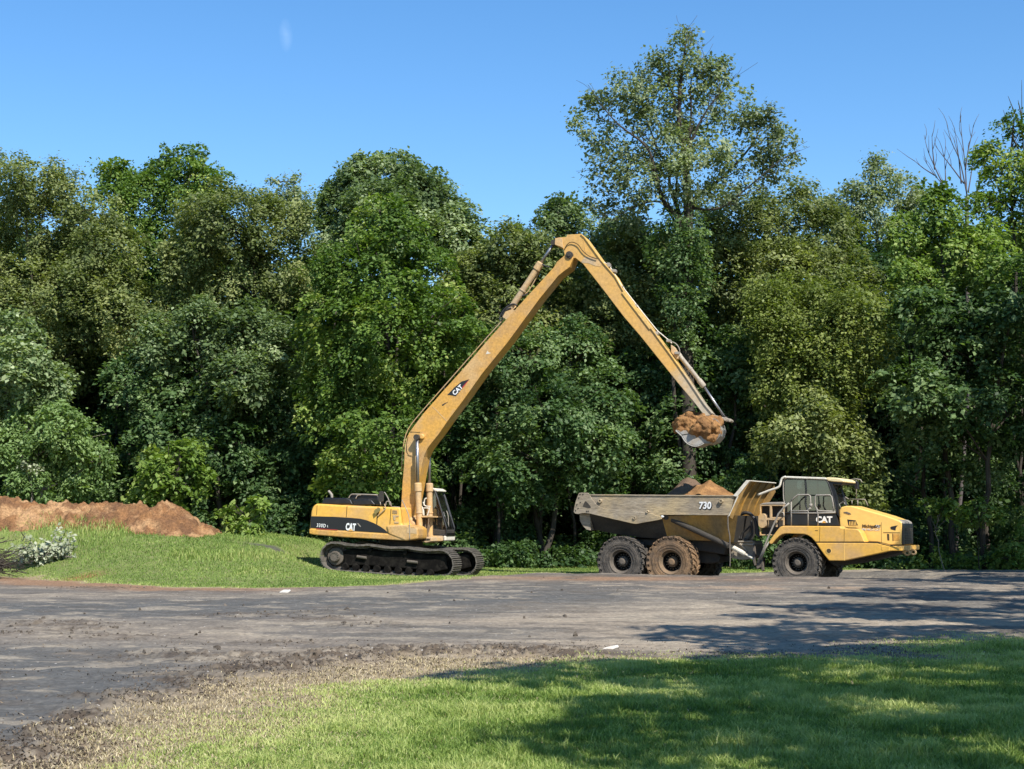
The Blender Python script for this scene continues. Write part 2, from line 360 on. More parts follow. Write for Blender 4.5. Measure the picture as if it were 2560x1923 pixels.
def H0(x, y):
    x = np.asarray(x, float); y = np.asarray(y, float)
    dfar = sdist(FARGR, x, y)
    z = .11 * sstep(30, 43, y) * sstep(-7, 0, x) * (1 - sstep(49, 54, y))
    bx = np.interp(x, [-40, -17, -12, -8.5, -7.2, -6.2, -5.2, -4, -2, 0], [2.4, 2.0, 1.45, 1.22, 1.05, .62, .30, .12, .03, 0])
    z = z + bx * sstep(0, 1, dfar / np.interp(x, [-18, -15, -12, -8], [3.4, 4.2, 6.5, 10.0])) * (1 - .25 * sstep(14, 30, dfar))
    z = z + .10 * (fbm(x * .35, y * .35, 3, 5) - .5) * sstep(.5, 4, dfar)
    # the dump truck has sunk into soft ruts
    a, b = tf_local(TRK, x, y)
    m = sstep(-4.2, -2.2, a) * (1 - sstep(6.2, 8.5, a)) * sstep(-2.1, -1.75, b) * (1 - sstep(2.0, 3.6, b))
    z = z * (1 - m) + (-.29) * m
    a, b = tf_local(EXC, x, y)
    zp = EXC.loc.z - math.tan(EXC_PITCH) * a + .02
    m = sstep(-4.2, -2.9, a) * (1 - sstep(2.9, 4.4, a)) * sstep(-2.9, -2.0, b) * (1 - sstep(2.0, 3.0, b))
    z = z * (1 - m) + zp * m
    return z
PATCH = [(140, 1562, 1.3, .8), (215, 1575, .8, .7), (480, 1638, 1.1, .9), (700, 1605, .7, .6), (300, 1590, 1.0, .6), (20, 1585, .8, .5), (640, 1535, .8, .7),
         (930, 1560, .8, .7), (1010, 1625, 1.2, .9), (1150, 1640, 1.5, 1.0), (880, 1645, 1.1, .9), (255, 1470, 1.0, .9), (820, 1545, .7, .6), (800, 1530, 1.0, .5), (1330, 1655, .9, .7), (1450, 1655, 1.2, .8), (560, 1540, .6, .4)]
_P = []
for u, v, r, s in PATCH:
    Yp = EYE * FPX / (v - HOR); _P.append(((u - CX) / FPX * Yp, Yp, r, s))
def zones(x, y):
    w = (fbm(x * .9, y * .9, 4, 11) - .5); w2 = (fbm(x * 3.1, y * 3.1, 3, 12) - .5)
    dl = sdist(LAWN, x, y) + w * 1.3 + w2 * .5
    dm = sdist(MUDNEAR, x, y) + w * 1.1 + w2 * .7
    df = sdist(FARGR, x, y) + w * .9 + w2 * .4
    return dl, dm, df
def mudrough(x, y, dm, df):
    near = np.exp(-((dm + .22) / (.30 + .42 * sstep(14.5, 18, y))) ** 2) * (1 - .75 * sstep(.2, 2.0, x))
    p = 0
    for a, b, r, s in _P: p = np.maximum(p, s * np.exp(-(((x - a) / r) ** 2 + ((y - b) / (r * .7)) ** 2)))
    return np.clip(near + p, 0, 1.1)
def H(x, y, full=False):
    x = np.asarray(x, float); y = np.asarray(y, float)
    z = H0(x, y); dl, dm, df = zones(x, y)
    road = sstep(-.2, .2, -dm) * sstep(-.2, .2, -df)
    rgh = mudrough(x, y, dm, df) * road
    rid = 1 - np.abs(2 * fbm(x * 4.2, y * 4.2, 4, 21, .6) - 1)
    z = z + rgh * (.12 * (rid - .58) + .16 * np.maximum(fbm(x * 7, y * 7, 3, 31, .6) - .5, 0))
    # tyre ruts running along the road
    ang = y * .93 - x * .10
    z = z + road * (.055 * (fbm(x * .28, y * .75, 4, 41) - .5) + .028 * (fbm(x * 1.3, y * 2.2, 4, 42, .6) - .5) * 2 + .022 * np.maximum(1 - np.abs(2 * fbm(x * 1.1, y * 2.6, 3, 43) - 1) - .72, 0) * 3)
    z = z + (1 - road) * .015 * (fbm(x * 2, y * 2, 3, 51) - .5)
    if full: return z, dl, dm, df, road, rgh
    return z

def build_ground():
    nu = 820
    rows = np.concatenate([[-60, -40, -25, -15, -8, -3, 0, 2, 4, 6], np.geomspace(7.5, 60, 900), np.geomspace(61, 70, 30), [75, 85, 110, 150, 220, 330, 480, 700]])
    u = np.linspace(-1, 1, nu)
    hw = .62 * np.maximum(rows, 0) + 4
    hw = np.where(rows < 7, 12 + np.abs(rows) * .6, hw)
    hw = np.where(rows > 70, hw * 1.6, hw)
    uu = u * (.62 + .38 * np.abs(u) ** 3)
    X = hw[:, None] * uu[None, :]; Y = np.repeat(rows[:, None], nu, 1)
    Z, dl, dm, df, road, rgh = H(X, Y, True)
    # ground cover colours: what lies there, plus painted darkness under the wood
    def mixc(c, m, col): return c * (1 - m[..., None]) + np.array(col) * m[..., None]
    st1 = fbm(X * .16 + 3 + Y * .05, Y * .42, 5, 61, .6); st2 = fbm(X * .9 + Y * .3, Y * 1.7, 5, 62, .62); fn = fbm(X * 6, Y * 6, 4, 63, .6)
    col = np.ones(X.shape + (3,)) * np.array([.138, .124, .113])
    pale = np.exp(-(((X - 5.0) / 7.0) ** 4 + ((Y - 26.5) / 6.5) ** 4))
    col = mixc(col, np.clip(sstep(.52, .62, st1) * .55 + pale * .8, 0, 1), (.285, .240, .192))
    col = mixc(col, sstep(.50, .36, st1) * .85, (.125, .116, .106))
    # blue-grey wet silt bands: lower left, and a band past the middle of the road
    band = np.exp(-((Y - (33.0 + .35 * X + 3 * (fbm(X * .12, Y * .1, 2, 66) - .5))) / 5.0) ** 2) * sstep(7, 0, X)
    pool = np.exp(-(((X + 5.4 + (Y - 16) * .22) / 2.6) ** 4 + ((Y - 16.0) / 5.2) ** 4)) * sstep(-.12, -.45, dm)
    col = mixc(col, np.clip(band * 1.0 + pool * 1.3, 0, 1) * .9 * sstep(.25, .5, st2 + .12), (.088, .089, .090))
    band2 = np.exp(-((Y - 46.3 + .18 * (X - 4)) / 1.5) ** 2) * sstep(-1, 2, X) * sstep(13, 9, X)
    col = mixc(col, band2 * .8, (.095, .092, .088))
    col = mixc(col, sstep(.56, .66, st2) * .55, (.30, .26, .21))
    col = mixc(col, sstep(.42, .30, st2) * .5, (.080, .070, .062))
    # orange soil tracked in under the truck bed and along the left verge
    o1 = np.exp(-(((X - 3.0 + (Y - 44) * .4) / 4.2) ** 2 + ((Y - 44.3) / 2.2) ** 2)) * sstep(.30, .55, st2 + .1)
    o2 = 1.3 * np.exp(-((df + .9) / 1.25) ** 2) * sstep(-4, -8, X)
    o3 = np.exp(-(((X - 7.5) / 4) ** 2 + ((Y - 38.5) / 1.6) ** 2)) * sstep(.5, .6, st2) * .5 + np.exp(-(((X - 4.8) / 1.9) ** 2 + ((Y - 23.5) / 1.6) ** 2)) * sstep(.52, .60, st2) * .7
    col = mixc(col, np.clip(o1 * 1.0 + o2 + o3, 0, 1) * .8, (.25, .145, .085))
    col = mixc(col, np.clip(rgh, 0, 1) * sstep(.40, .55, fn) * .85, (.070, .052, .038))
    col = mixc(col, np.clip(rgh, 0, 1) * sstep(.55, .42, fn) * .5, (.155, .13, .105))
    col = col * np.array([1.03, 1.0, .92])
    # dry verge and lawn
    dry = np.clip(sstep(-.25, .35, dm), 0, 1)
    col = mixc(col, dry, (.30, .235, .15)); col = mixc(col, dry * sstep(.52, .66, fn) * .5, (.16, .12, .08))
    lawn = sstep(-.5, .5, dl); col = mixc(col, lawn, (.095, .13, .038)); col = mixc(col, lawn * sstep(.55, .7, fn) * .4, (.15, .14, .06))
    fg = sstep(-.05, .35, df)
    col = mixc(col, fg, (.15, .19, .05)); col = mixc(col, fg * sstep(.5, .65, fn) * .5, (.20, .175, .085))
    # straw rim on the far edge, red patch on the bank, black ruts left by the tracks
    col = mixc(col, np.exp(-((df - .15) / .28) ** 2) * sstep(2, -2, X) * .8, (.33, .26, .15))
    col = mixc(col, np.exp(-(((X + 12.8) / .55) ** 2 + ((Y - 46.0) / .8) ** 2)), (.28, .12, .05))
    a, b = tf_local(EXC, X, Y)
    rut = sstep(-9.0, -7.6, a) * sstep(3.2, 1.0, a) * 0
    rt = np.clip(((X + 5.9) * -1.0) / 3.0, 0, 1); rut = np.exp(-((Y - (49.9 + 1.1 * rt)) / (.42 + .25 * (fbm(X * 2, Y * 2, 3, 68) - .5))) ** 2) * sstep(-9.2, -8.2, X) * sstep(-5.2, -5.8, X)
    col = mixc(col, np.clip(rut, 0, 1) * .9, (.075, .07, .062))
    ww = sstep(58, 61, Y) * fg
    col = mixc(col, ww, (.035, .030, .020))  # darkness inside the wood painted into its floor
    idx = np.arange(X.size).reshape(X.shape)
    q = np.stack([idx[:-1, :-1], idx[:-1, 1:], idx[1:, 1:], idx[1:, :-1]], -1)
    isroad = (road[:-1, :-1] > .5)
    V = np.stack([X, Y, Z], -1).reshape(-1, 3); CC = col.reshape(-1, 3)
    mat, nt, p = newmat('ground_cover')
    at_ = nd(nt, 'ShaderNodeAttribute', attribute_name='cover')
    tc = nd(nt, 'ShaderNodeTexCoord')
    n1 = nd(nt, 'ShaderNodeTexNoise', inp={'Scale': 14.0, 'Detail': 9, 'Roughness': .7}); lk(nt, tc.outputs['Object'], n1.inputs['Vector'])
    mp = nd(nt, 'ShaderNodeMapping'); mp.inputs['Scale'].default_value = (.8, 1.5, 1); lk(nt, tc.outputs['Object'], mp.inputs[0])
    n2 = nd(nt, 'ShaderNodeTexNoise', inp={'Scale': 2.2, 'Detail': 8, 'Roughness': .65}); lk(nt, mp.outputs[0], n2.inputs['Vector'])
    r1 = nd(nt, 'ShaderNodeMapRange', inp={1: .34, 2: .68, 3: .68, 4: 1.30}); lk(nt, n1.outputs[0], r1.inputs[0])
    r2 = nd(nt, 'ShaderNodeMapRange', inp={1: .3, 2: .7, 3: .78, 4: 1.2}); lk(nt, n2.outputs[0], r2.inputs[0])
    mu = nd(nt, 'ShaderNodeMath', operation='MULTIPLY'); lk(nt, r1.outputs[0], mu.inputs[0]); lk(nt, r2.outputs[0], mu.inputs[1])
    mm = nd(nt, 'ShaderNodeMix', data_type='RGBA', blend_type='MULTIPLY'); mm.inputs['Factor'].default_value = 1
    lk(nt, at_.outputs['Color'], mm.inputs['A']); lk(nt, mu.outputs[0], mm.inputs['B'])
    vo = nd(nt, 'ShaderNodeTexVoronoi', inp={'Scale': 9.0}); lk(nt, tc.outputs['Object'], vo.inputs['Vector'])
    gt = nd(nt, 'ShaderNodeMath', operation='LESS_THAN', inp={1: .13}); lk(nt, vo.outputs['Distance'], gt.inputs[0])
    sc = nd(nt, 'ShaderNodeSeparateColor'); lk(nt, vo.outputs['Color'], sc.inputs[0])
    g2 = nd(nt, 'ShaderNodeMath', operation='GREATER_THAN', inp={1: .86}); lk(nt, sc.outputs[0], g2.inputs[0])
    g3 = nd(nt, 'ShaderNodeMath', operation='MULTIPLY'); lk(nt, gt.outputs[0], g3.inputs[0]); lk(nt, g2.outputs[0], g3.inputs[1])
    m4 = nd(nt, 'ShaderNodeMix', data_type='RGBA'); m4.inputs['B'].default_value = (.40, .37, .33, 1)
    lk(nt, mm.outputs['Result'], m4.inputs['A']); lk(nt, g3.outputs[0], m4.inputs['Factor'])
    lk(nt, m4.outputs['Result'], p.inputs['Base Color'])
    p.inputs['Roughness'].default_value = .85; p.inputs['Specular IOR Level'].default_value = .25
    bp = nd(nt, 'ShaderNodeBump', inp={'Strength': .65, 'Distance': .035}); lk(nt, n1.outputs[0], bp.inputs['Height']); lk(nt, bp.outputs[0], p.inputs['Normal'])
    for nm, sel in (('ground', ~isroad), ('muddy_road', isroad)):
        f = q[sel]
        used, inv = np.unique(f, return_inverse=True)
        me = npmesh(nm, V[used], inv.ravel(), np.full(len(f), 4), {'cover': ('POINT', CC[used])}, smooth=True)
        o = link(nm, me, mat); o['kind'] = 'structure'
build_ground()
def Hs(x, y): return float(H(np.array([x]), np.array([y]))[0])

# ------------------------------------------------------------------ blades and leaves
def norm(a): return a / np.maximum(np.linalg.norm(a, axis=-1, keepdims=True), 1e-9)
def blades(name, x, y, z, h, w, tint, mat, lean=.5, droop=.3, seed=1, **k):
    r = np.random.default_rng(seed); n = len(x)
    a = r.uniform(0, 2 * np.pi, n); f = r.uniform(0, 2 * np.pi, n); ln = r.uniform(0, lean, n) * h
    base = np.stack([x, y, z], -1)
    side = np.stack([np.cos(a), np.sin(a), 0 * a], -1) * w[:, None] * .5
    dr = np.stack([np.cos(f), np.sin(f), 0 * f], -1)
    mid = base + dr * (ln * .35)[:, None] + np.array([0, 0, 1]) * (h * .6)[:, None]
    tip = base + dr * ln[:, None] + np.array([0, 0, 1]) * (h * (1 - droop * r.uniform(0, 1, n)))[:, None]
    V = np.stack([base - side, base + side, mid + side * .8, mid - side * .8, tip], 1).reshape(-1, 3)
    i = np.arange(n)[:, None] * 5
    F = np.concatenate([i + np.array([[0, 1, 2, 3]]), i + np.array([[3, 2, 4]])], 1)
    lt = np.tile([4, 3], n)
    me = npmesh(name, V, F.ravel(), lt, {'tint': ('POINT', np.repeat(tint, 5))})
    o = link(name, me, mat); return tag(o, **k)

def lawn_grass():
    r = np.random.default_rng(3)
    n = 620000
    y = 9.3 * (24.0 / 9.3) ** r.uniform(0, 1, n) ** .93; x = r.uniform(-.42, .42, n) * y
    x = x + .8
    dl, dm, df = zones(x, y)
    z = H(x, y)
    g = sstep(-1.25, .7, dl)
    keep = (r.uniform(0, 1, n) < g * (.75 + .25 * r.uniform(0, 1, n)))
    x, y, z, dl = x[keep], y[keep], z[keep], dl[keep]; n = len(x)
    pt = fbm(x * .9, y * .9, 3, 71); pf = fbm(x * 5, y * 5, 2, 72)
    tuft = sstep(.62, .78, fbm(x * 2.2, y * 2.2, 3, 73))
    h = (.04 + .05 * sstep(-.2, 2, dl) * pt + .045 * r.uniform(0, 1, n) ** 2) * (.6 + .8 * pf) * (1 + .7 * tuft) * (.45 + .55 * sstep(-1.0, .6, dl)) * .78
    t = np.clip(.45 + 1.1 * (pt - .5) + .8 * (pf - .5) + r.normal(0, .2, n) + .55 * sstep(1.3, -.6, dl) + .45 * sstep(.60, .72, fbm(x * .7, y * .7, 3, 77)), 0, 1)
    blades('lawn_grass', x, y, z - .005, h, np.full(n, .007) * (y / 10) ** .5 * r.uniform(.7, 1.3, n), t, L['grass'], 1.0, .3, 4, kind='stuff', label='short mown green grass of the lawn in the foreground', cat='grass')
    n = 150000
    y = 8.5 * (21.5 / 8.5) ** r.uniform(0, 1, n); x = r.uniform(-.46, .45, n) * y
    dl, dm, df = zones(x, y); z = H(x, y)
    keep = r.uniform(0, 1, n) < sstep(-.5, .6, dm) * (1 - .75 * sstep(.2, 1.8, dl))
    x, y, z = x[keep], y[keep], z[keep]; n = len(x)
    blades('dry_grass', x, y, z - .003, r.uniform(.012, .05, n), np.full(n, .007) * (y / 10) ** .5, np.clip(r.normal(.5, .25, n), 0, 1), L['straw'], 1.8, .5, 5, kind='stuff', label='straw coloured dry grass on the verge between lawn and mud', cat='dry grass')
    # the far strip and the bank
    n = 260000
    x = r.uniform(-23, 13, n); y = r.uniform(40, 63, n)
    dl, dm, df = zones(x, y)
    a, b = tf_local(EXC, x, y)
    rt = np.clip(((x + 5.9) * -1.0) / 3.0, 0, 1); rut = np.exp(-((y - (49.9 + 1.1 * rt)) / .42) ** 2) * sstep(-9.2, -8.2, x) * sstep(-5.2, -5.8, x)
    keep = (r.uniform(0, 1, n) < sstep(-.1, .5, df)) & (rut < .4 + .2 * r.uniform(0, 1, n)) & ~((np.abs(a) < 2.6) & (np.abs(b) < 1.7))
    a, b = tf_local(TRK, x, y); keep &= ~((a > -2.5) & (a < 7) & (np.abs(b) < 1.9))
    x, y, df = x[keep], y[keep], df[keep]; n = len(x); z = H(x, y)
    tall = sstep(-5.5, -10, x) * sstep(1.5, 5, df)
    pt = fbm(x * .5, y * .5, 3, 81)
    h = (.03 + .05 * r.uniform(0, 1, n)) * (1 + tall * (.6 + 3.4 * sstep(.45, .7, pt)) + 3.4 * sstep(-11.5, -15, x) * sstep(1.2, 3, df) * r.uniform(0, 1, n))
    t = np.clip(.42 + .9 * (pt - .5) + r.normal(0, .2, n) + .25 * sstep(.9, .2, df), 0, 1)
    blades('bank_grass', x, y, z - .01, h, .014 + .01 * r.uniform(0, 1, n), t, L['meadow'], .9, .4, 6, kind='stuff', label='rough sunlit grass on the bank and strip before the wood', cat='grass')
    # crumbled dead leaves and chips on the mud edge
    n = 190000
    y = 8.5 * (22 / 8.5) ** r.uniform(0, 1, n); x = r.uniform(-.45, .42, n) * y
    dl, dm, df = zones(x, y); z = H(x, y)
    wgt = (np.exp(-((dm + .05) / (.38 + .40 * sstep(14.5, 18, y))) ** 2) * (1 - .6 * sstep(.5, 2, x)) + .05) * sstep(.36, .6, fbm(x * 1.4, y * 1.4, 3, 75) + .08)
    keep = r.uniform(0, 1, n) < wgt
    x, y, z = x[keep], y[keep], z[keep]; n = len(x)
    blades('leaf_litter', x, y, z, r.uniform(.006, .028, n), r.uniform(.006, .02, n), np.clip(r.normal(.36, .3, n), 0, 1), L['litter'], 3.4, .6, 8, kind='stuff', label='brown crumbled leaf litter along the edge of the mud', cat='leaf litter')
lawn_grass()

def clods():
    r = np.random.default_rng(12); bm = bmesh.new(); tries = 0; n = 0
    pts = []
    for a, b, rr, s in _P:
        for _ in range(int(46 * s * rr)): pts.append((a + r.normal(0, rr * .6), b + r.normal(0, rr * .4), r.uniform(.008, .028)))
    while len(pts) < 1700:
        y = 10 * (22 / 10) ** r.uniform(); x = r.uniform(-.4, .36) * y
        dm = float(sdist(MUDNEAR, np.array([x]), np.array([y]))[0])
        if r.uniform() < math.exp(-((dm + .2) / (.28 + .03 * max(0, y - 14))) ** 2): pts.append((x, y, r.uniform(.006, .02)))
    for _ in range(90):
        y = 20 + 26 * r.uniform() ; x = r.uniform(-.36, .36) * y; pts.append((x, y, r.uniform(.015, .045)))
    xs = np.array([p[0] for p in pts]); ys = np.array([p[1] for p in pts]); zs, dl, dm, df, road, rg = H(xs, ys, True)
    for (x, y, s), z, rd in zip(pts, zs, road):
        if rd < .5 or (x > 1.2 and r.uniform() < .75): continue
        mt = Matrix.Translation((x, y, z + s * .2)) @ Euler((r.uniform(0, 6), r.uniform(0, 6), r.uniform(0, 6))).to_matrix().to_4x4() @ Matrix.Diagonal((s * r.uniform(.8, 1.8), s, s * r.uniform(.5, .9), 1))
        g = bmesh.ops.create_icosphere(bm, subdivisions=1, radius=1, matrix=mt)
        for v in g['verts']: v.co += Vector(r.uniform(-1, 1, 3)) * s * .32
    o = bmobj('mud_clods', bm, M['clod']); tag(o, 'loose clods of broken mud scattered over the road', 'mud clods', kind='stuff')
clods()

# ------------------------------------------------------------------ trees
KIND = { # leaf size, clump radius, leaves per clump, clumps per m2, thickness, volume fill, droop
 'maple': (.155, .52, 110, 2.6, .30, .30, .6), 'lime': (.17, .48, 80, 3.4, .32, .4, .6),
 'olive': (.135, .45, 120, 3.6, .6, .45, .3), 'willow': (.13, .48, 140, 3.6, .6, .45, .8),
 'pale': (.165, .45, 85, 4.0, .5, .4, .3), 'dark': (.165, .48, 80, 3.0, .35, .5, .5),
 'airy': (.15, .32, 34, 4.6, .9, .8, .2), 'fern': (.14, .42, 110, 4.0, .45, .4, .9), 'silver': (.15, .17, 9, 6, .7, .6, .5),
}
def leaves(centres, normals, kind, seed, scale=1.0, csc=1.0):
    ls, cr, npc, dens, thick, vol, droop = KIND[kind]; ls *= scale; cr *= csc; npc *= csc ** 2
    r = np.random.default_rng(seed); nc = len(centres)
    cr_ = cr * r.uniform(.6, 1.45, nc); cnt = (npc * (cr_ / cr) ** 2 * r.uniform(.6, 1.3, nc)).astype(int) + 3
    ci = np.repeat(np.arange(nc), cnt); n = len(ci)
    N = normals[ci]
    t1 = norm(np.cross(N, np.array([.3, .2, 1.0]) + r.normal(0, .2, (nc, 3))[ci])); t2 = np.cross(N, t1)
    rad = np.sqrt(r.uniform(0, 1, n)) ; ang = r.uniform(0, 2 * np.pi, n)
    # ragged outline: sprays reach out in a few directions
    lob = 1 + .45 * np.sin(ang * 3 + r.uniform(0, 6, nc)[ci]) * rad
    rr = rad * lob * cr_[ci]
    off = t1 * (np.cos(ang) * rr)[:, None] + t2 * (np.sin(ang) * rr)[:, None] + N * ((r.normal(0, thick * .5, n) - .35 * rad ** 2) * cr_[ci])[:, None]
    off[:, 2] -= droop * .25 * rad ** 2 * cr_[ci]
    P = centres[ci] + off
    ln = norm(N * .8 + np.array([0, 0, .55]) + r.normal(0, .55, (n, 3)))
    dirn = norm(off * .8 + np.array([0, 0, -droop * .25]) + r.normal(0, .35, (n, 3)) * cr_[ci][:, None])
    dirn = norm(dirn - ln * np.sum(dirn * ln, -1, keepdims=True))
    sd = np.cross(ln, dirn)
    s = ls * r.uniform(.5, 1.4, n) * r.uniform(.8, 1.25, nc)[ci]
    A = P - dirn * (s * .5)[:, None]; B = P + dirn * (s * .5)[:, None]
    mid = P - dirn * (s * .06)[:, None] 
    Lf = mid - sd * (s * .33)[:, None] + ln * (s * .08)[:, None]; Rt = mid + sd * (s * .33)[:, None] + ln * (s * .08)[:, None]
    V = np.stack([A, Rt, B, Lf], 1).reshape(-1, 3)
    lo = fbm(centres[:, 0] * .5 + 50, centres[:, 2] * .5 + centres[:, 1] * .3 + 50, 3, seed) - .5
    tint = np.clip(.42 + (r.normal(0, .12, nc) + .9 * lo)[ci] + r.normal(0, .16, n) + .25 * (r.uniform(0, 1, n) > .93), 0, 1)
    return V, tint
def crown_mesh(name, Vt):
    V = np.concatenate([a for a, _ in Vt]); t = np.concatenate([b for _, b in Vt]); n = len(t)
    return npmesh(name, V, np.arange(n * 4), np.full(n, 4), {'tint': ('POINT', np.repeat(t, 4))})
def blob_clumps(blobs, kind, seed, dens_mul=1.0):
    r = np.random.default_rng(seed); vol = KIND[kind][5]; dens = KIND[kind][3] * dens_mul
    cs, ns = [], []
    B = np.array([[*c, rad] for c, rad in blobs])
    for c, rad in blobs:
        c = np.array(c)
        n = int(4 * np.pi * rad * rad * dens * .55) + 3
        d = norm(r.normal(0, 1, (n, 3)))
        k = r.uniform(0, 1, n); rr = rad * np.where(k < vol, r.uniform(.3, 1, n) ** .6, np.where(r.uniform(0, 1, n) < .07, r.uniform(1.1, 1.4, n), r.uniform(.82, 1.12, n)))
        # lumpy shell
        lum = .82 + .36 * fbm(d[:, 0] * 2.2 + c[0] + 40, d[:, 2] * 2.2 + d[:, 1] * 1.7 + 40, 3, seed)
        p = c + d * (rr * lum)[:, None] * np.array([1, 1, .92])
        # drop clumps buried deep inside the neighbours
        dist = np.linalg.norm(p[:, None] - B[None, :, :3], axis=-1) / B[None, :, 3]
        keep = dist.min(1) > np.where(r.uniform(0, 1, n) < .25, .35, .62)
        if vol >= .8: keep = np.ones(n, bool)
        p = p[keep]; d = d[keep]
        cs.append(p); ns.append(norm(d * .9 + np.array([0, 0, .75]) + r.normal(0, .3, (len(p), 3))))
    return np.concatenate(cs), np.concatenate(ns)
def limb(p0, p1, r0, r1, r, n=7, bend=.12):
    p0 = Vector(p0); p1 = Vector(p1); L_ = (p1 - p0).length; out = []; rs = []
    o = Vector((r.uniform(-1, 1), r.uniform(-1, 1), r.uniform(-.3, .3))) * L_ * bend
    for i in range(n + 1):
        t = i / n
        out.append(p0.lerp(p1, t) + o * math.sin(math.pi * t) + Vector((r.uniform(-1, 1), r.uniform(-1, 1), 0)) * L_ * .012); rs.append(r0 + (r1 - r0) * t)
    return out, rs
def tree(name, label, cat, blobs, Y, kind, seed, base=None, trunk_r=.13, bark='bark', scale=1.0, dens=1.0, depth=1.0, px=True, limbs=9, extra=None, group=None, csc=1.0):
    r = random.Random(seed)
    B = []
    for b in blobs:
        if px:
            yy = Y + (b[3] if len(b) > 3 else r.uniform(-1, 1) * b[2] * Y / FPX * .8 * depth)
            c = at(b[0], b[1], yy); B.append((c, b[2] * yy / FPX))
        else: B.append((Vector(b[:3]), b[3]))
    cx = sum(c.x * q for c, q in B) / sum(q for c, q in B); cy = sum(c.y * q for c, q in B) / sum(q for c, q in B)
    if base is None: base = (cx, cy)
    bz = Hs(*base)
    root = empty(name, (base[0], base[1], bz)); tag(root, label, cat, group)
    cs, ns = blob_clumps(B, kind, seed, dens)
    V, t = leaves(cs, ns, kind, seed + 1, scale, csc)
    V = V - np.array([base[0], base[1], bz])
    o = link('crown', crown_mesh('crown', [(V, t)]), L[kind], root)
    bm = bmesh.new()
    top = max(B, key=lambda q: q[0].z + q[1])[0]
    o0 = Vector((base[0], base[1], bz))
    tp, tr = limb(Vector((0, 0, -.25)), top - o0, trunk_r, trunk_r * .22, r, 10, .03)
    b_tube(bm, tp, tr, 8)
    for c, q in sorted(B, key=lambda q: -q[1])[:limbs]:
        c = c - o0; zz = max(c.z - r.uniform(.6, 1.2) * max(.8, (c.xy - Vector((0, 0))).length * .8), .35 * c.z)
        k = min(range(len(tp)), key=lambda i: abs(tp[i].z - zz))
        lp, lr = limb(tp[k], c + Vector((0, 0, q * .3)), tr[k] * .5, .02, r, 6)
        b_tube(bm, lp, lr, 5)
        for _ in range(3):
            e = c + Vector((r.uniform(-1, 1), r.uniform(-1, 1), r.uniform(-.4, 1))) * q * .85
            l2, r2 = limb(lp[3], e, lr[3] * .55, .012, r, 4); b_tube(bm, l2, r2, 4)
    if extra: extra(bm, o0)
    bmobj('trunk', bm, M[bark], root, smooth=True)
    return root

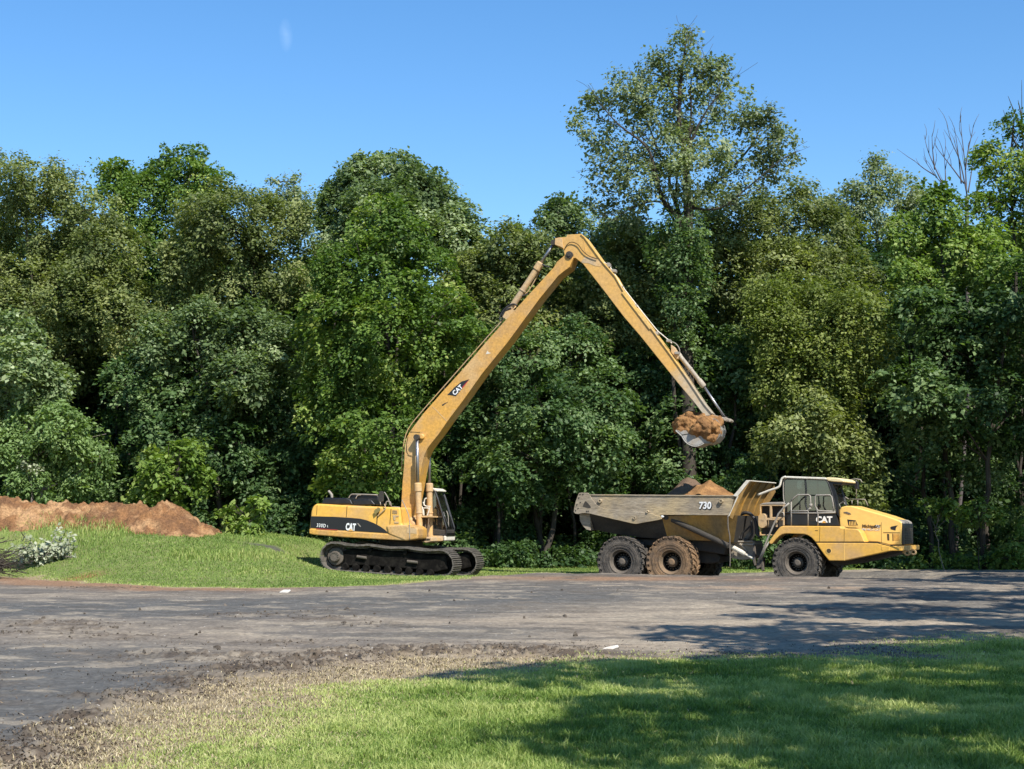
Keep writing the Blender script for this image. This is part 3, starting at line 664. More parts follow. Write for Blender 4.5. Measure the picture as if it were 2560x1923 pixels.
TREES = [
 ('pale_leaved_tree', 'pale leaved treetop poking in at the upper left edge', [(-35, 420, 60), (-70, 560, 110), (-90, 700, 120)], 69, 'airy', {}),
 ('olive_green_tree', 'broad soft olive green tree at the far left of the wood', [(60, 470, 85), (150, 455, 55), (100, 600, 140), (230, 550, 85), (40, 750, 130), (200, 760, 140), (330, 790, 110), (120, 900, 110), (-60, 700, 140), (270, 640, 90)], 64, 'olive', {}),
 ('spire_topped_tree', 'tall green tree with several spiky tops, highest of the left wood', [(450, 400, 45), (475, 460, 75), (405, 440, 50), (300, 450, 50), (268, 480, 45), (350, 510, 80), (540, 470, 55), (450, 550, 110), (330, 620, 90), (410, 385, 18), (492, 372, 20), (540, 425, 22), (268, 425, 20)], 70, 'maple', {}),
 ('feathery_olive_tree', 'feathery olive tree between the spiky top and the round crown', [(560, 560, 105), (660, 580, 90), (480, 640, 95), (700, 680, 100), (590, 730, 120), (735, 540, 50), (640, 500, 40), (500, 540, 60)], 63, 'olive', {}),
 ('thin_silvery_tree', 'thin silvery treetop left of the big round crown', [(720, 478, 32), (752, 495, 34), (698, 510, 40), (740, 560, 60), (680, 460, 18), (745, 452, 16)], 73, 'airy', {}),
 ('round_crowned_tree', 'big round pale grey-green tree behind the pointed maple', [(960, 455, 80), (890, 478, 78), (1040, 490, 88), (845, 525, 60), (1090, 560, 95), (960, 560, 120), (1150, 620, 85), (1200, 710, 90), (835, 600, 60), (905, 432, 50), (1000, 425, 58), (1075, 500, 66), (1130, 570, 66), (1190, 650, 58), (855, 480, 42), (1245, 740, 50)], 68, 'pale', dict(dens=1.35)),
 ('pointed_maple', 'bright green pointed maple left of the raised boom', [(958, 525, 50), (930, 585, 72), (1005, 600, 75), (860, 680, 85), (960, 700, 105), (1075, 700, 85), (840, 800, 95), (960, 830, 120), (1080, 820, 105), (900, 960, 115), (1040, 960, 105), (825, 920, 75), (940, 1080, 105), (880, 1170, 80), (1010, 1150, 80), (1150, 850, 75), (800, 1010, 60)], 58.5, 'maple', dict(scale=1.0)),
 ('leafy_ash_tree', 'mid green tree behind the top of the boom', [(1280, 630, 75), (1215, 690, 75), (1335, 650, 75), (1250, 790, 100), (1350, 790, 100), (1180, 900, 95), (1130, 760, 70)], 64, 'olive', dict(scale=1.15)),
 ('grey_green_tree', 'small grey-green crown just left of the tallest tree', [(1420, 545, 55), (1400, 520, 30), (1360, 590, 55), (1480, 590, 65), (1560, 610, 80), (1300, 590, 35)], 69, 'pale', {}),
 ('tree_behind_arm', 'dull olive tree behind the upper half of the excavator arm', [(1560, 700, 85), (1480, 700, 75), (1600, 800, 90), (1500, 820, 90), (1640, 620, 70), (1560, 600, 60)], 64, 'olive', dict(scale=1.1)),
 ('olive_crowned_tree', 'wide dull olive tree just right of the ivy clad trunk', [(1850, 560, 100), (1960, 555, 100), (2060, 580, 80), (1820, 680, 90), (1950, 700, 115), (2080, 700, 100), (1790, 590, 70), (1860, 800, 90)], 64.5, 'olive', {}),
 ('yellowish_willow', 'rounded yellowish green willow above the dump truck cab', [(2030, 790, 115), (2120, 850, 105), (1950, 840, 80), (2060, 930, 125), (1960, 960, 90), (2150, 770, 70), (1930, 740, 60)], 59, 'willow', {}),
 ('silvery_ash_tree', 'silvery crown against the sky right of the tallest tree', [(2200, 450, 55), (2150, 500, 65), (2260, 485, 52), (2210, 560, 95), (2295, 500, 40), (2050, 530, 50), (1990, 500, 30), (2100, 560, 60), (2190, 400, 22)], 71, 'airy', dict(dens=1.2)),
 ('bright_maple_tree', 'bright green tree below the bare branches on the right', [(2340, 535, 62), (2425, 560, 66), (2265, 590, 60), (2380, 640, 85), (2290, 690, 60), (2465, 660, 75), (2350, 480, 22)], 59, 'lime', {}),
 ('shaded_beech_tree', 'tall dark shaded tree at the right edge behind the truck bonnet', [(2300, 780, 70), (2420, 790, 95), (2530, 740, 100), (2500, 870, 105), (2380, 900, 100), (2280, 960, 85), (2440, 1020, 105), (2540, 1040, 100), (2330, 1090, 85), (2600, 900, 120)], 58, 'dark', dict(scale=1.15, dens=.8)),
 ('olive_tree_behind_cab', 'brownish olive tree directly behind the dump truck cab', [(2040, 1060, 85), (2120, 1130, 80), (1960, 1110, 75), (2080, 1220, 70), (2150, 1240, 50)], 58, 'olive', dict(scale=1.15)),
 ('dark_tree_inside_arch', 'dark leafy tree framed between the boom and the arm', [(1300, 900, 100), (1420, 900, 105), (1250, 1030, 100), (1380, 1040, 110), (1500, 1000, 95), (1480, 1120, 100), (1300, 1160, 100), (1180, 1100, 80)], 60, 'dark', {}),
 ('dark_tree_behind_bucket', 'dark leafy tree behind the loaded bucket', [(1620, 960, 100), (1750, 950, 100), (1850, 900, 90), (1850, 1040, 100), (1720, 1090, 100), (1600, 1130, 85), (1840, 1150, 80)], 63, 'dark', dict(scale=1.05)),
 ('pale_leaved_dogwood', 'pale flecked leafy tree low between olive tree and pointed maple', [(620, 830, 85), (540, 870, 80), (700, 860, 80), (420, 850, 80), (600, 940, 80), (480, 800, 60)], 60.5, 'pale', dict(scale=1.05)),
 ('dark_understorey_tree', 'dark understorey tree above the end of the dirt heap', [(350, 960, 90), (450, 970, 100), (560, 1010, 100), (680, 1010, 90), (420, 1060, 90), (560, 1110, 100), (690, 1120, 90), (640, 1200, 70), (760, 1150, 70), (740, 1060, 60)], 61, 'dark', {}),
 ('grey_leaved_tree', 'grey-green leaning tree at the left edge above the sumac', [(10, 840, 70), (60, 920, 75), (-30, 960, 90), (120, 960, 60)], 58, 'pale', dict(scale=1.1)),
 ('sumac_shrub', 'rounded light green feathery shrub behind the dirt heap', [(60, 1060, 55), (140, 1075, 70), (205, 1105, 60), (100, 1130, 70), (190, 1180, 60), (250, 1150, 40), (20, 1120, 60)], 57.5, 'fern', dict(bark='bark_pale')),
 ('low_maple_bush', 'leafy bush on the dark wood edge behind the middle of the dirt heap', [(400, 1170, 55), (450, 1140, 48), (370, 1225, 45), (430, 1230, 50), (490, 1190, 40)], 58, 'lime', dict(scale=1.1)),
 ('maple_sapling', 'big leaved sapling between dirt heap and excavator', [(600, 1285, 34), (560, 1305, 30), (645, 1265, 28), (625, 1310, 30), (580, 1330, 24)], 54.5, 'lime', dict(scale=1.25, trunk_r=.03, dens=2.2, csc=.55)),
 ('slender_sapling', 'slender sapling with a bare thin stem right of the truck nose', [(2320, 1265, 22), (2352, 1285, 22), (2370, 1262, 18), (2395, 1280, 20)], 56.4, 'lime', dict(scale=1.1, trunk_r=.02, dens=3.0, bark='bark_pale', csc=.42, limbs=3)),
 ('leafy_sapling', 'low spreading leafy sapling near the right edge', [(2440, 1270, 34), (2480, 1295, 28), (2410, 1300, 22)], 56.6, 'lime', dict(scale=1.1, trunk_r=.02, dens=2.6, csc=.42, limbs=3)),
 ('edge_shrub', 'bright green shrub at the right edge of the road', [(2540, 1370, 38), (2580, 1340, 50), (2510, 1400, 24)], 57, 'lime', dict(scale=1.0, trunk_r=.03, dens=1.6, csc=.5)),
]
for i, (nm, lab, bl, Y, kd, kw) in enumerate(TREES):
    cat = 'shrub' if 'shrub' in nm or 'bush' in nm else ('sapling' if 'sapling' in nm else 'tree')
    tree(nm, lab, cat, bl, Y, kd, 100 + i * 7, **kw)

# the tallest tree: traced limbs, ivy up the trunk
def tallest():
    Y = 61
    bl = [(1715, 85, 26), (1700, 130, 45), (1765, 150, 50), (1640, 180, 60), (1710, 210, 75), (1800, 190, 45), (1550, 215, 55), (1590, 250, 60), (1480, 270, 42), (1650, 290, 80), (1740, 290, 80), (1830, 270, 65), (1500, 340, 55), (1570, 350, 70), (1660, 385, 75), (1770, 375, 80), (1880, 290, 45), (1930, 300, 38), (1900, 370, 75), (1520, 420, 55), (1600, 460, 70), (1720, 450, 75), (1830, 450, 75), (1960, 350, 40), (1500, 500, 45), (1940, 430, 40), (1440, 300, 22), (1985, 395, 14), (1580, 540, 50)]
    def limbs(bm, o0):
        r = random.Random(5)
        def P(lst, dy=0): return [at(u, v, Y + dy * i / len(lst)) - o0 for i, (u, v) in enumerate(lst)]
        def go(lst, r0, r1, dy=0):
            p = smooth_path(P(lst, dy), 4); b_tube(bm, p, [r0 + (r1 - r0) * i / (len(p) - 1) for i in range(len(p))], 6)
            for k in range(4, len(p), 2):
                d = (p[k] - p[k - 1]).normalized()
                e = p[k] + (d + Vector((r.uniform(-1, 1), r.uniform(-1, 1), r.uniform(-.1, .5)))) * r.uniform(.35, .85)
                rr = max(.012, (r0 + (r1 - r0) * k / len(p)) * .4)
                l, q = limb(p[k], e, rr, .008, r, 4); b_tube(bm, l, q, 4)
                for _ in range(2):
                    l2, q2 = limb(l[2], l[2] + (d + Vector((r.uniform(-1, 1), r.uniform(-1, 1), r.uniform(0, .6)))) * .6, rr * .5, .006, r, 3); b_tube(bm, l2, q2, 4)
        go([(1724, 1420), (1722, 1100), (1716, 800), (1722, 640), (1718, 488), (1712, 387), (1697, 303), (1703, 202), (1717, 90)], .34, .02)
        go([(1716, 700), (1700, 560), (1656, 498), (1639, 431), (1616, 367), (1548, 313), (1500, 260)], .13, .015, -2)
        go([(1722, 640), (1700, 540), (1676, 472), (1670, 421), (1643, 371), (1610, 280), (1590, 220)], .10, .015, 1.5)
        go([(1720, 620), (1730, 520), (1745, 488), (1801, 448), (1879, 364), (1905, 303)], .13, .015, 2)
        go([(1714, 420), (1727, 354), (1771, 270), (1818, 216)], .08, .012, -1.5)
        go([(1718, 480), (1722, 380), (1728, 280), (1728, 200), (1760, 140)], .07, .012, 1)
        go([(1690, 560), (1650, 505), (1582, 519), (1542, 546)], .06, .012, -1)
        go([(1730, 520), (1800, 520), (1880, 460), (1950, 400)], .06, .012, -1.5)
        go([(1639, 431), (1590, 400), (1540, 400), (1500, 430)], .05, .01, 1)
    b = at(1724, 1412, Y)
    t = tree('tallest_tree', 'tallest tree with airy crown and visible limbs against the sky', 'tree', bl, Y, 'airy', 900, base=(b.x, Y), trunk_r=.1, limbs=0, extra=limbs, depth=1.3, dens=.78)
    ivy = [(1700, 545, 45), (1735, 600, 42), (1690, 640, 50), (1740, 700, 40), (1695, 740, 45), (1730, 800, 40), (1650, 590, 35), (1700, 860, 40)]
    r = random.Random(3); B = []
    for u, v, q in ivy: B.append((at(u, v, Y - .5), q * Y / FPX))
    cs, ns = blob_clumps(B, 'dark', 77, 1.3); V, tt = leaves(cs, ns, 'dark', 78, .8); V = V - np.array(t.location)
    link('ivy', crown_mesh('ivy', [(V, tt)]), L['dark'], t)
tallest()

def bare_tree():
    Y = 66; b = at(2385, 1400, Y); bz = Hs(b.x, Y); o0 = Vector((b.x, Y, bz))
    root = empty('bare_tree', o0, label='leafless dead tree with upright grey branches, right skyline', cat='tree')
    r = random.Random(4)
    k6 = crop(1960, 180, 2.865)
    bm = bmesh.new(); bb = bmesh.new()
    def go(m, lst, r0, r1, dy=0):
        p = smooth_path([at(*k6(u, v), Y + dy * i / len(lst)) - o0 for i, (u, v) in enumerate(lst)], 5)
        b_tube(m, p, [r0 + (r1 - r0) * i / (len(p) - 1) for i in range(len(p))], 5)
        for k in range(5, len(p), 4):
            d = (p[k] - p[k - 1]).normalized(); e = p[k] + (d * 1.3 + Vector((r.uniform(-.6, .6), r.uniform(-.6, .6), .2))) * r.uniform(.4, .9)
            l, q = limb(p[k], e, .016, .006, r, 3); b_tube(m, l, q, 4)
    p = [Vector((0, 0, -.2)), at(*k6(1310, 2400), Y) - o0, at(*k6(1312, 1500), Y) - o0, at(*k6(1308, 900), Y) - o0]
    b_tube(bm, smooth_path(p, 4), .09, 7); bmobj('trunk', bm, M['bark_dead'], root, True)
    for l in ([(1310, 900), (1300, 700), (1285, 550), (1270, 420), (1265, 295)], [(1310, 870), (1260, 640), (1200, 500), (1165, 370)], [(1300, 700), (1320, 560), (1345, 450), (1358, 378)], [(1290, 800), (1200, 680), (1130, 590), (1085, 530)], [(1305, 1000), (1180, 850), (1080, 740), (1000, 620)], [(1150, 830), (1080, 680), (1030, 560), (1003, 450)], [(1080, 740), (1000, 690), (928, 632)], [(1320, 860), (1345, 700), (1352, 560)], [(1270, 800), (1250, 600), (1225, 420)], [(1160, 820), (1155, 700), (1148, 590)], [(1080, 700), (1065, 560), (1060, 450)], [(1380, 900), (1405, 740), (1430, 640)]):
        go(bb, l, .035, .008, random.Random(str(l)).uniform(-1, 1))
    bmobj('branches', bb, M['bark_dead'], root, True)
bare_tree()
def stag_tree():
    Y = 60
    def ex(bm, o0):
        r = random.Random(9)
        for l in ([(2585, 700), (2565, 450), (2556, 320), (2554, 200)], [(2562, 400), (2535, 350), (2508, 275)], [(2558, 330), (2540, 290), (2520, 240)], [(2556, 300), (2545, 250)], [(2570, 520), (2520, 490), (2440, 520)], [(2565, 450), (2520, 420), (2450, 400)]):
            p = smooth_path([at(u, v, Y) - o0 for u, v in l], 5); b_tube(bm, p, [.05 - .043 * i / (len(p) - 1) for i in range(len(p))], 5)
    tree('stag_headed_tree', 'half dead tree at the upper right edge, bare tip above sparse leaves', 'tree', [(2530, 300, 14), (2550, 335, 22), (2480, 375, 25), (2550, 395, 30), (2450, 385, 15), (2490, 430, 35), (2560, 470, 45), (2460, 500, 30), (2530, 530, 50), (2600, 420, 60), (2620, 560, 90)], Y, 'maple', 950, base=(at(2590, 1400, Y).x, Y), trunk_r=.14, extra=ex, dens=1.1, scale=.9)
stag_tree()

def wood_mass():
    """the wood behind the single trees: reads as one mass"""
    r = random.Random(21); B = []
    top = [(-400, 640), (0, 620), (250, 620), (420, 620), (700, 640), (860, 700), (1200, 720), (1330, 640), (1450, 620), (1560, 640), (1800, 620), (2100, 610), (2300, 600), (2560, 600), (3000, 560)]
    for row, (Y, q) in enumerate(((69, 120), (73, 130))):
        for u in range(-700, 3300, 130):
            tv = np.interp(u, [a for a, b in top], [b for a, b in top])
            v = tv + 70 + r.uniform(0, 60) + row * 10
            while v < 1420:
                yy = Y + r.uniform(-1.3, 1.3); B.append((at(u + r.uniform(-50, 50), v + r.uniform(-30, 30), yy), q * r.uniform(.8, 1.1) * yy / FPX)); v += 165
    for u in range(-700, 3300, 120):
        for v in (980, 1120, 1260, 1390): B.append((at(u, v, 77 + r.uniform(-.8, .8)), 2.9))
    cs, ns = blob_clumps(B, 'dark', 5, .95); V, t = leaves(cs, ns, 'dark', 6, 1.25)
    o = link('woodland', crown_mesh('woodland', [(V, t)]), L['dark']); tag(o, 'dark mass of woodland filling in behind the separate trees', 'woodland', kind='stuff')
    bm = bmesh.new()
    for i in range(46):
        u = r.uniform(-300, 2900); Y = r.uniform(60, 68); b = at(u, 1415, Y); z = Hs(b.x, Y)
        h = r.uniform(6, 11); l, q = limb((b.x, Y, z - .2), (b.x + r.uniform(-1, 1), Y + r.uniform(-.5, .5), z + h), r.uniform(.06, .16), .03, r, 7, .04); b_tube(bm, l, q, 6)
        for _ in range(2):
            k = r.randint(2, 6); e = l[k] + Vector((r.uniform(-1, 1), r.uniform(-.8, .3), r.uniform(.2, 1))) * r.uniform(.8, 2); l2, q2 = limb(l[k], e, .03, .008, r, 4); b_tube(bm, l2, q2, 4)
    o = bmobj('woodland_stems', bm, M['bark'], smooth=True); tag(o, 'thin dark stems inside the wood', 'tree stems', kind='stuff')
    B = []
    for u in range(-500, 3100, 34):
        for k in range(2):
            Y = r.uniform(57.5, 63) if u > 480 else r.uniform(58.5, 63)
            if 640 < u < 1160: Y += 1.2
            c = at(u + r.uniform(-20, 20), 1400, Y); z = Hs(c.x, Y); q = r.uniform(.3, .8)
            if r.random() < .55: B.append((Vector((c.x + r.uniform(-.5, .5), Y + 1.2, z + r.uniform(1.2, 4.2))), r.uniform(.6, 1.1)))
            B.append((Vector((c.x, Y, z + q * r.uniform(.2, 1.3))), q))
    cs, ns = blob_clumps(B, 'dark', 9, 1.1); V, t = leaves(cs, ns, 'dark', 10, .9, .75)
    o = link('undergrowth', crown_mesh('undergrowth', [(V, t)]), L['dark']); tag(o, 'low dark undergrowth along the foot of the wood', 'undergrowth', kind='stuff')
    B = []
    for (u, v, q) in [(2290, 1400, 24), (2330, 1385, 26), (2370, 1395, 24), (2400, 1400, 20), (2260, 1410, 16), (2440, 1405, 18), (2225, 1412, 14), (2480, 1400, 20), (2520, 1385, 26), (2555, 1400, 22), (2300, 1415, 16), (2350, 1412, 18), (2600, 1380, 26)]:
        Y = 57.3; B.append((at(u, v, Y), q * Y / FPX))
    cs, ns = blob_clumps(B, 'lime', 19, 3.0); V, t = leaves(cs, ns, 'lime', 20, .75, .4)
    o = link('weeds', crown_mesh('weeds', [(V, t)]), L['lime']); tag(o, 'bright green weeds at the road edge beyond the truck nose', 'weeds', kind='stuff')
wood_mass()

# trees outside the frame at the right: they only reach the picture as shade on lawn and road, the last two added to darken the wood
SH = [
 ('broad tree beyond the right edge shading the lawn nearest the camera', (7.4, 4.6), 8.0, [(0, 0, 0, 1.8), (-1.8, .3, -.4, 1.3), (1.6, .4, .2, 1.7), (.2, -1.7, -.3, 1.4), (-1.5, 1.9, .2, 1.2), (1.4, 2.2, -.4, 1.6), (-2.9, 1.1, -.8, .7), (-.2, 2.7, .1, 1.3), (2.6, -1.4, 0, 1.5)]),
 ('second tree beyond the right edge, shading the upper part of the lawn', (8.0, 9.6), 8.2, [(0, 0, 0, 1.7), (-1.6, -.2, .5, 1.2), (-2.6, .6, 1.1, .9), (1.6, .7, .4, 1.6), (3.1, 0, .4, 1.5), (.8, -1.7, .2, 1.5), (2.6, -2, 0, 1.5), (-3.4, -.4, 1.0, .6), (-.6, 1.7, .4, 1.0), (.9, 2.4, .2, 1.4)]),
 ('third tree beyond the right edge, shading the near half of the road', (10.0, 14.2), 9.2, [(0, 0, 0, 1.7), (-1.8, .5, .2, 1.2), (-2.6, .8, .5, .6), (1.9, 1.0, .3, 1.6), (-.6, 1.9, .4, 1.2), (1.3, -1.6, -.2, 1.5), (3.1, -.6, .1, 1.5), (-2.1, 1.8, .5, .7), (-.6, -1.8, .2, 1.1)]),
 ('fourth tree beyond the right edge, shading the middle of the road', (12.9, 20.4), 9.5, [(0, 0, 0, 1.9), (-2.1, .6, -.2, 1.2), (2.1, 1.2, .3, 1.6), (-.9, 2.0, .3, 1.3), (.6, -2.0, -.2, 1.5), (-2.4, 2.6, .1, .8), (2.5, -1.2, 0, 1.4), (-3.4, -.6, .2, .6)]),
 ('fifth tree beyond the right edge, shading the road further away', (15.8, 26.4), 10.0, [(0, 0, 0, 1.8), (-2.0, .5, 0, 1.1), (2.1, 1.0, .3, 1.6), (-.9, 1.9, .3, 1.2), (.5, -2.0, -.2, 1.4), (-3.2, 1.2, .2, .5)]),
 ('sixth tree beyond the right edge, shading the far side of the road', (19.6, 33.0), 11.0, [(0, 0, 0, 2.2), (-2.3, .8, -.2, 1.2), (2.1, 1.5, .4, 1.7), (-.9, 2.6, .3, 1.3), (.4, -2.2, -.4, 1.6), (-1.9, 4.6, -.2, 1.1), (.7, 5.0, 0, 1.4), (-3.6, 2.6, -.4, .6)]),
 ('tall unseen tree added beyond the right edge to shade the right end of the wood', (23.6, 45.0), 10.5, [(0, 0, 0, 2.6), (-2.6, .8, -.4, 2.0), (2.6, .5, .2, 2.2), (-.6, 2.6, .6, 2.2), (-1.6, 3.4, -1.6, 2.0), (.5, 1, 2.6, 2.0), (-3.2, 4.6, -.4, 1.6)]),
 ('last unseen tree beyond the right edge, added to shade the corner of the wood', (22.5, 52.5), 8.5, [(0, 0, 0, 2.4), (-1.6, .8, 2.6, 1.8), (1.4, .5, 3.4, 2.0)]),  # out of view, added for the shade it throws on the wood
]
SH = [('shade_tree',) + q for q in SH]
for i, (nm, lab, (x, y), h, bl) in enumerate(SH):
    tree(nm, lab, 'tree', [(x + a * 1.15, y + b * 1.15, h + c, q * 1.1) for a, b, c, q in bl], 0, 'maple', 500 + i * 11, base=(x + .2, y), trunk_r=.22, px=False, dens=.54, scale=1.15, group='trees just outside the frame on the right')

# ------------------------------------------------------------------ soil heaps
def heap(name, x0, x1, y0, y1, zf, step, mat, seed=0, base_drop=.25):
    xs = np.arange(x0, x1, step); ys = np.arange(y0, y1, step); X, Y = np.meshgrid(xs, ys)
    Z = zf(X, Y); V = np.stack([X, Y, Z], -1).reshape(-1, 3); idx = np.arange(X.size).reshape(X.shape)
    q = np.stack([idx[:-1, :-1], idx[:-1, 1:], idx[1:, 1:], idx[1:, :-1]], -1).reshape(-1, 4)
    return npmesh(name, V, q.ravel(), np.full(len(q), 4), smooth=True)
def dirt_pile():
    Yc = 54.0
    pts = [(-200, 1245), (0, 1249), (40, 1250), (81, 1266), (130, 1262), (200, 1268), (260, 1262), (286, 1262), (320, 1268), (348, 1267), (390, 1270), (413, 1262), (440, 1270), (472, 1294), (501, 1317), (534, 1328), (560, 1350)]
    wx = [at(u, v, Yc).x for u, v in pts]; wz = [at(u, v, Yc).z for u, v in pts]
    o0 = np.array([-13.0, Yc, 0.0])
    def zf(X, Y):
        x = X + o0[0]; y = Y + o0[1]
        crest = np.interp(x, wx, wz) + .16 * (fbm(x * 1.2, y * 1.2, 3, 91) - .5)
        g = H0(x, y) - .12
        d = np.abs(y - Yc - .5 * (fbm(x * .5, y * 0, 2, 92) - .5)) ; prof = 1 - sstep(0, 2.1, d)
        z = g + np.maximum(crest - g, -.2) * prof ** .75
        b = (z > g + .06)
        z = z + b * (.42 * (1 - np.abs(2 * fbm(x * 1.5, y * 1.5, 4, 93) - 1) - .7) + .34 * (fbm(x * 4.5, y * 4.5, 4, 94, .6) - .5))
        return z
    me = heap('dirt_heap', -8.5, 4.2, -2.3, 2.3, zf, .055, None)
    o = link('dirt_heap', me, M['soil_pile']); o.location = o0
    tag(o, 'long heap of orange-brown dug soil on the grass bank at left', 'dirt heap')
dirt_pile()

# cut silvery branches and a brush pile at the left, scraps on the road
def brush():
    r = random.Random(31)
    c = at(150, 1385, 49.5); z = Hs(c.x, 49.5)
    root = empty('cut_silvery_branches', (c.x, 49.5, z), label='cut branches with wilted silvery leaves lying on the grass bank', cat='cut branches')
    bm = bmesh.new(); cs = []; ns = []
    for k in range(30):
        u = r.choice((r.gauss(165, 28), r.gauss(95, 26), r.gauss(60, 20))); v = r.gauss(1352 if u > 120 else 1378, 18); e = at(u, v, 49.5 + r.uniform(-.5, .8))
        s = Vector((c.x + r.uniform(-.9, .5), 49.5 + r.uniform(-.3, .5), z + .1)); l, q = limb(s, e, .02, .006, r, 5, .2)
        b_tube(bm, [p - root.location for p in l], q, 4)
        for p in l[2:]: cs.append(tuple(p)); ns.append((r.uniform(-1, 1), -1, r.uniform(-.3, 1)))
    bmobj('stems', bm, M['bark_pale'], root)
    V, t = leaves(np.array(cs), norm(np.array(ns)), 'silver', 3, .9); link('wilted_leaves', crown_mesh('wilted_leaves', [(V - np.array(root.location), t)]), L['silver'], root)
    c = at(-40, 1400, 47.5); z = Hs(c.x, 47.5); bm = bmesh.new()
    for k in range(700):
        a = Vector((c.x + r.gauss(-.1, .55), 47.5 + r.gauss(0, .5), z + .3 + abs(r.gauss(0, .34)))); d = Vector((r.uniform(-1, 1), r.uniform(-1, 1), r.uniform(-.25, .45))) * r.uniform(.3, .9)
        a.z = max(a.z - (a.xy - c.xy).length * .12, z - .05); l, q = limb(a, a + d, r.uniform(.006, .02), .004, r, 4, .2); b_tube(bm, l, q, 4)
    o = bmobj('brush_pile', bm, M['bark']); tag(o, 'tangled brown pile of dead brushwood at the left edge of the bank', 'brush pile', kind='stuff')
    bush = [(75, 1172, 14), (62, 1165, 10), (92, 1170, 9)]
    # pale blossom in the sumac thicket
    B = [(at(u, v, 56), q * 56 / FPX) for u, v, q in bush]; cs, ns = blob_clumps(B, 'silver', 44, 1.6); V, t = leaves(cs, ns, 'silver', 45, .8)
    rt = empty('blossom_bush', (at(75, 1250, 56).x, 56, Hs(at(75, 1250, 56).x, 56)), label='small white flowering bush in front of the feathery shrub', cat='shrub')
    gb = [(at(u, v, 56.3), q * 56.3 / FPX) for u, v, q in ((55, 1195, 26), (95, 1200, 28), (75, 1225, 30), (110, 1235, 24), (40, 1232, 24), (75, 1185, 18))]; c2_, n2_ = blob_clumps(gb, 'fern', 46, 1.6); V2, t2 = leaves(c2_, n2_, 'fern', 47, .9, .6); link('foliage', crown_mesh('foliage', [(V2 - np.array(rt.location), t2)]), L['fern'], rt)
    link('blossom', crown_mesh('blossom', [(V - np.array(rt.location), t)]), L['silver'], rt)
    bm = bmesh.new(); p0 = Vector((0, 0, -.1)); 
    for u, v, q in bush: l, w = limb(p0, at(u, v, 56) - rt.location, .025, .01, r, 5); b_tube(bm, l, w, 5)
    bmobj('stem', bm, M['bark_pale'], rt)
    for nm, u, v, s, lab, cat in (('pale_scrap', 716, 1481, (.10, .05, .035), 'crumpled white scrap lying on the far side of the mud road', 'scrap'), ('curled_scrap', 1520, 1627, (.09, .02, .02), 'pale curled splinter lying on the near side of the road', 'wood splinter')):
        Yq = EYE * FPX / (v - HOR); x = (u - CX) / FPX * Yq; bm = bmesh.new()
        bmesh.ops.create_icosphere(bm, subdivisions=2, radius=1, matrix=Matrix.Translation((x, Yq, Hs(x, Yq) + s[2] * .7)) @ Matrix.Rotation(-.25, 4, 'Y') @ Matrix.Diagonal((*[k * 1.5 for k in s], 1)))
        for w in bm.verts: w.co += Vector((r.uniform(-1, 1), r.uniform(-1, 1), r.uniform(-1, 1))) * s[2] * .35
        tag(bmobj(nm, bm, M['scrap']), lab, cat)
brush()

# ------------------------------------------------------------------ lettering
FONT = {}
def text(s, size, y, x, z, mat, parent, name='lettering', ang=0, bold=.018, ext=.004, shear=0, aspect=1.0, space=1.0):
    cu = bpy.data.curves.new(name, 'FONT'); cu.body = s; cu.size = size; cu.extrude = ext; cu.offset = bold * size; cu.shear = shear
    cu.resolution_u = 3; cu.space_character = space; cu.align_x = 'CENTER'; cu.align_y = 'CENTER'
    t = bpy.data.objects.new(name, cu); C.objects.link(t)
    dg = bpy.context.evaluated_depsgraph_get(); me = bpy.data.meshes.new_from_object(t.evaluated_get(dg)); bpy.data.objects.remove(t)
    me.transform(Matrix.Translation((x, y, z)) @ Matrix.Rotation(-ang, 4, 'Y') @ Matrix.Rotation(math.pi / 2, 4, 'X') @ Matrix.Diagonal((aspect, 1, 1, 1)))
    return link(name, me, mat, parent)
def panel(name, F, pts, y, mat, parent, cr=None, t=.012, bevel=0):
    bm = bmesh.new(); b_prism(bm, F.pts(pts, y, cr), y - t * .0 , y + t); return bmobj(name, bm, mat, parent, bevel=bevel)
def prism(name, F, pts, yt, y0, y1, mat, parent, cr=None, bevel=.02, seg=2):
    bm = bmesh.new(); b_prism(bm, F.pts(pts, yt, cr), y0, y1); return bmobj(name, bm, mat, parent, bevel=bevel, seg=seg)
def tubes(name, F, paths, y, r, mat, parent, cr=None, n=8, sm=True, bm=None):
    own = bm is None; bm = bm or bmesh.new()
    for pt in paths:
        p = [(q[0], y if len(pt[0]) < 3 else 0, q[1]) for q in F.pts([k[:2] for k in pt], y, cr)]
        b_tube(bm, smooth_path(p, 4) if sm and len(p) > 2 else p, r, n)
    if own: return bmobj(name, bm, mat, parent, smooth=True)

